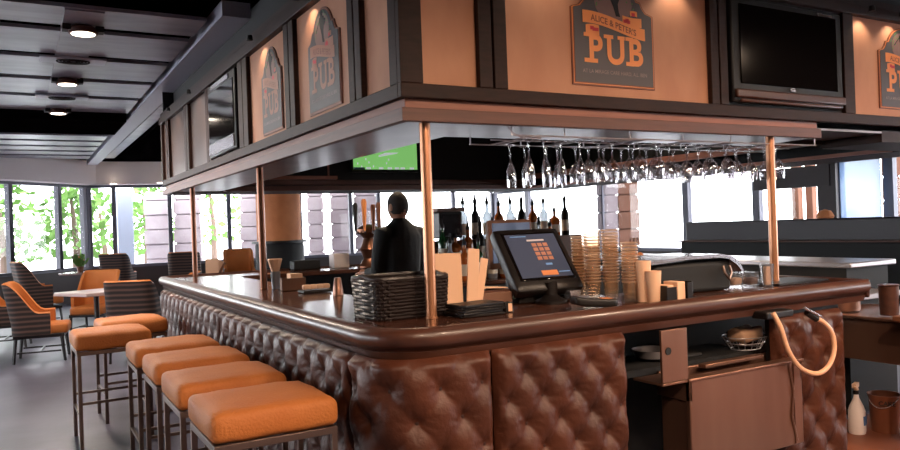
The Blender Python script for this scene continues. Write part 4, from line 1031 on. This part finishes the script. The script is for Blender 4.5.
# local: faces +Y
def remesh(o, v, sm=4):
    r = o.modifiers.new('r', 'REMESH'); r.mode = 'VOXEL'; r.voxel_size = v; r.use_smooth_shade = True
    s = o.modifiers.new('s', 'SMOOTH'); s.iterations = sm; s.factor = .5
mb = MB()
ring_tube(mb, [((0,0,.86),.15,.10),((0,0,.95),.165,.11),((0,0,1.08),.145,.10),((0,.0,1.25),.165,.115),((0,0,1.42),.18,.11),((0,-.005,1.50),.12,.08),((0,0,1.54),.06,.06)])
mb.tube([(0,0,1.46),(0,.01,1.60)],[.06,.055],16)
ell(mb,(0,.02,1.67),(.084,.10,.12)); ell(mb,(0,.055,1.615),(.052,.06,.055))
ell(mb,(0,.115,1.655),(.014,.022,.025)); ell(mb,(0,.10,1.62),(.024,.014,.008)); ell(mb,(0,.10,1.605),(.022,.013,.007))
for s in (-1,1):
    ell(mb,(s*.032,.095,1.68),(.018,.014,.012)); ell(mb,(s*.03,.10,1.70),(.024,.012,.007)); ell(mb,(s*.087,.01,1.665),(.010,.02,.032))
    mb.tube([(s*.09,0,.92),(s*.10,.01,.50),(s*.10,-.01,.10)],[.085,.06,.042],14); mb.tube([(s*.10,-.04,.045),(s*.105,.06,.04),(s*.11,.17,.03)],[.04,.042,.03],12)
    sh = (s*.18,0,1.455); el = (s*.22,.04,1.14); wr = (s*.17,.27,1.12)
    mb.tube([(s*.13,0,1.45),sh,el],[.06,.058,.042],14); mb.tube([el,wr],[.042,.028],14)
    mb.tube([wr,(s*.155,.33,1.115)],[.028,.038],12)
    for f in range(4):
        bx_ = s*(.155+.0)+ (f-1.5)*.02; L_ = (.065,.075,.07,.055)[f]
        mb.tube([(bx_,.33,1.115),(bx_,.36+L_*.35,1.11),(bx_,.36+L_*.7,1.085)],[.011,.010,.008],8)
    mb.tube([(s*.125,.30,1.115),(s*.10,.335,1.12),(s*.09,.36,1.11)],[.013,.011,.009],8)
o = mb.obj('body', M['skin'], man); remesh(o, .008, 3)
mb = MB()
ring_tube(mb, [((0,0,.84),.175,.125),((0,0,.95),.185,.13),((0,0,1.08),.17,.12),((0,.0,1.25),.19,.135),((0,0,1.42),.205,.13),((0,-.005,1.50),.15,.10),((0,-.005,1.55),.075,.075)])
ring_tube(mb, [((0,0,1.48),.072,.072),((0,.0,1.572),.066,.066)])
for s in (-1,1):
    sh = (s*.19,0,1.455); el = (s*.225,.04,1.13); wr = (s*.17,.24,1.12)
    mb.tube([(s*.12,0,1.45),sh,(s*.215,.02,1.30),el],[.07,.072,.062,.056],14); ell(mb, el, (.056,.056,.056)); mb.tube([el,wr],[.054,.042],14)
o = mb.obj('shirt', M['shirt'], man); remesh(o, .012, 5)
mb = MB(); ring_tube(mb, [((0,0,.80),.165,.115),((0,0,.90),.17,.12),((0,0,.96),.165,.115)])
for s in (-1,1): mb.tube([(s*.085,0,.88),(s*.10,.01,.50),(s*.10,-.01,.07)],[.10,.08,.06],14)
o = mb.obj('trousers', M['trous'], man); remesh(o, .012, 3)
mb = MB()
for s in (-1,1): mb.rbox((s*.105,.05,.045),(.10,.29,.09),.035,4)
mb.obj('shoes', M['black'], man)
mb = MB()   # hair cap, trimmed to the scalp
n = 16; vs = []
for i in range(n+1):
    for k in range(24):
        th = PI*i/n; q = 2*PI*k/24
        p = Vector((.090*math.sin(th)*math.cos(q), .02+.100*math.sin(th)*math.sin(q), 1.675+.122*math.cos(th)))
        lim = 1.60 if p.y < 0 else (1.60+ (p.y)*1.15)
        if p.z < lim: p.z = lim; p.x *= .93; p.y = .02+(p.y-.02)*.93
        vs.append(p)
mb.add(vs, [(i*24+k, i*24+(k+1) % 24, (i+1)*24+(k+1) % 24, (i+1)*24+k) for i in range(n) for k in range(24)])
mb.obj('hair', M['hair'], man, ang=80)

# ------------------------------------------------------------------ light
w = bpy.data.worlds.new('World'); sc.world = w; w.use_nodes = True
bg = w.node_tree.nodes['Background']; bg.inputs[0].default_value = (.93,.96,1.0,1); bg.inputs[1].default_value = 11.0
def portal(loc, rot, sx, sy):
    l = bpy.data.lights.new('portal', 'AREA'); l.shape = 'RECTANGLE'; l.size = sx; l.size_y = sy; l.cycles.is_portal = True
    o = bpy.data.objects.new('portal', l); C.objects.link(o); o.location = loc; o.rotation_euler = rot
portal((-3.75,15.0,1.75),(PI/2,0,R_(43.6)),14.3,2.1)
portal((6.95,19.4,1.75),(PI/2,0,R_(-5.2)),10.8,2.1)
portal((-9.0,6.7,1.75),(PI/2,0,R_(90)),6.6,2.0)
portal((12.38,7,1.6),(PI/2,0,R_(-90)),23.5,1.75)
def lamp(kind, loc, e, col, size=.1, rot=(0,0,0), ang=None, name='lamp'):
    l = bpy.data.lights.new(name, kind); l.energy = e*1.3; l.color = col
    if kind == 'AREA': l.size = size
    else: l.shadow_soft_size = size
    if ang: l.spot_size = R_(ang); l.spot_blend = .6
    o = bpy.data.objects.new(name, l); C.objects.link(o); o.location = loc; o.rotation_euler = rot; return o
warm = (1,.72,.51)
for y in (6.65,8.9,11.0): lamp('SPOT', (.5,y,CZ-.09), 200, (1,.84,.7), .1, ang=165)
# recessed downlights of the lounge on the camera side
k = 0
for x, y, e in ((.6,-.2,260),(2.6,.2,330),(4.6,.4,330),(6.4,.6,220),(1.6,-2.4,200),(4.2,-2.2,240)):
    t = thing('ceiling_light', 'recessed warm ceiling light on the camera side of the room', 'light', (x,y,CZ-.02), 0, 'recessed lights on the camera side')
    MB().lathe([(.0,-.012),(.09,-.012),(.1,0),(.0,0)], n=20, caps=False).obj('lens', M['lamp'], t)
    lamp('SPOT', (x,y,CZ-.06), e, warm, .12, rot=(R_(12),0,0), ang=150)
# picture lights above canopy panels
def pict(loc, l, d):
    t = thing('picture_light', l, 'light', loc)
    MB().lathe([(.018,0),(.022,-.03),(.02,-.035),(.0,-.035)], n=14, caps=False).obj('shade', M['black'], t)
    lamp('SPOT', (loc[0],loc[1],loc[2]-.045), 2.2, (1,.82,.62), .015, rot=d, ang=110)
for x, l in ((2.3,'tiny panel light above the wide front panel, left one'),(3.2,'tiny panel light above the wide front panel, right one'),(4.95,'tiny panel light above the panel right of the television, left one'),(5.3,'tiny panel light above the panel right of the television, right one')):
    pict((x,YF-.10,ZT-.02), l, (R_(22),0,0))
for y, l in ((4.15,'tiny panel light above the near left PUB sign'),(5.15,'tiny panel light above the faded PUB sign'),(7.3,'tiny panel light above the dull panel past the small television'),(8.4,'tiny panel light above the last wide dull panel')):
    pict((XL-.10,y,ZT-.02), l, (0,R_(-22),0))
# light inside the bar
for x, y in ((3.2,6.2),(4.8,6.2)):
    t = thing('ceiling_light', 'warm ceiling light over the middle of the bar', 'light', (x,y,CZ-.02), 0, 'lights over the middle of the bar')
    MB().lathe([(.0,-.012),(.09,-.012),(.1,0),(.0,0)], n=20, caps=False).obj('lens', M['lamp'], t)
    lamp('SPOT', (x,y,CZ-.06), 120, (1,.75,.52), .1, ang=140)
for o in C.objects:
    if o.type == 'LIGHT': pass

# ------------------------------------------------------------------ camera
f = 754.; yaw = R_(29.8); rr_ = math.atan(.036)
F = Vector((math.sin(yaw), math.cos(yaw), 0)); Rv = Vector((math.cos(yaw), -math.sin(yaw), 0)); Uv = Vector((0,0,1))
rt = Rv*math.cos(rr_)-Uv*math.sin(rr_); up = Uv*math.cos(rr_)+Rv*math.sin(rr_)
cd = bpy.data.cameras.new('Camera'); cam = bpy.data.objects.new('Camera', cd); C.objects.link(cam)
m = Matrix((rt, up, -F)).transposed().to_4x4(); m.translation = Vector((0,0,1.5)); cam.matrix_world = m
cd.sensor_width = 36; cd.lens = f/900*36; cd.clip_start = .05; cd.clip_end = 200
sc.camera = cam
sc.view_settings.view_transform = 'Standard'; sc.view_settings.look = 'None'; sc.view_settings.gamma = 1; sc.view_settings.exposure = 0; sc.view_settings.use_curve_mapping = False
sc.cycles.use_denoising = True; sc.cycles.max_bounces = 8; sc.cycles.transparent_max_bounces = 24; sc.cycles.sample_clamp_indirect = 6
sc.cycles.caustics_reflective = False; sc.cycles.caustics_refractive = False
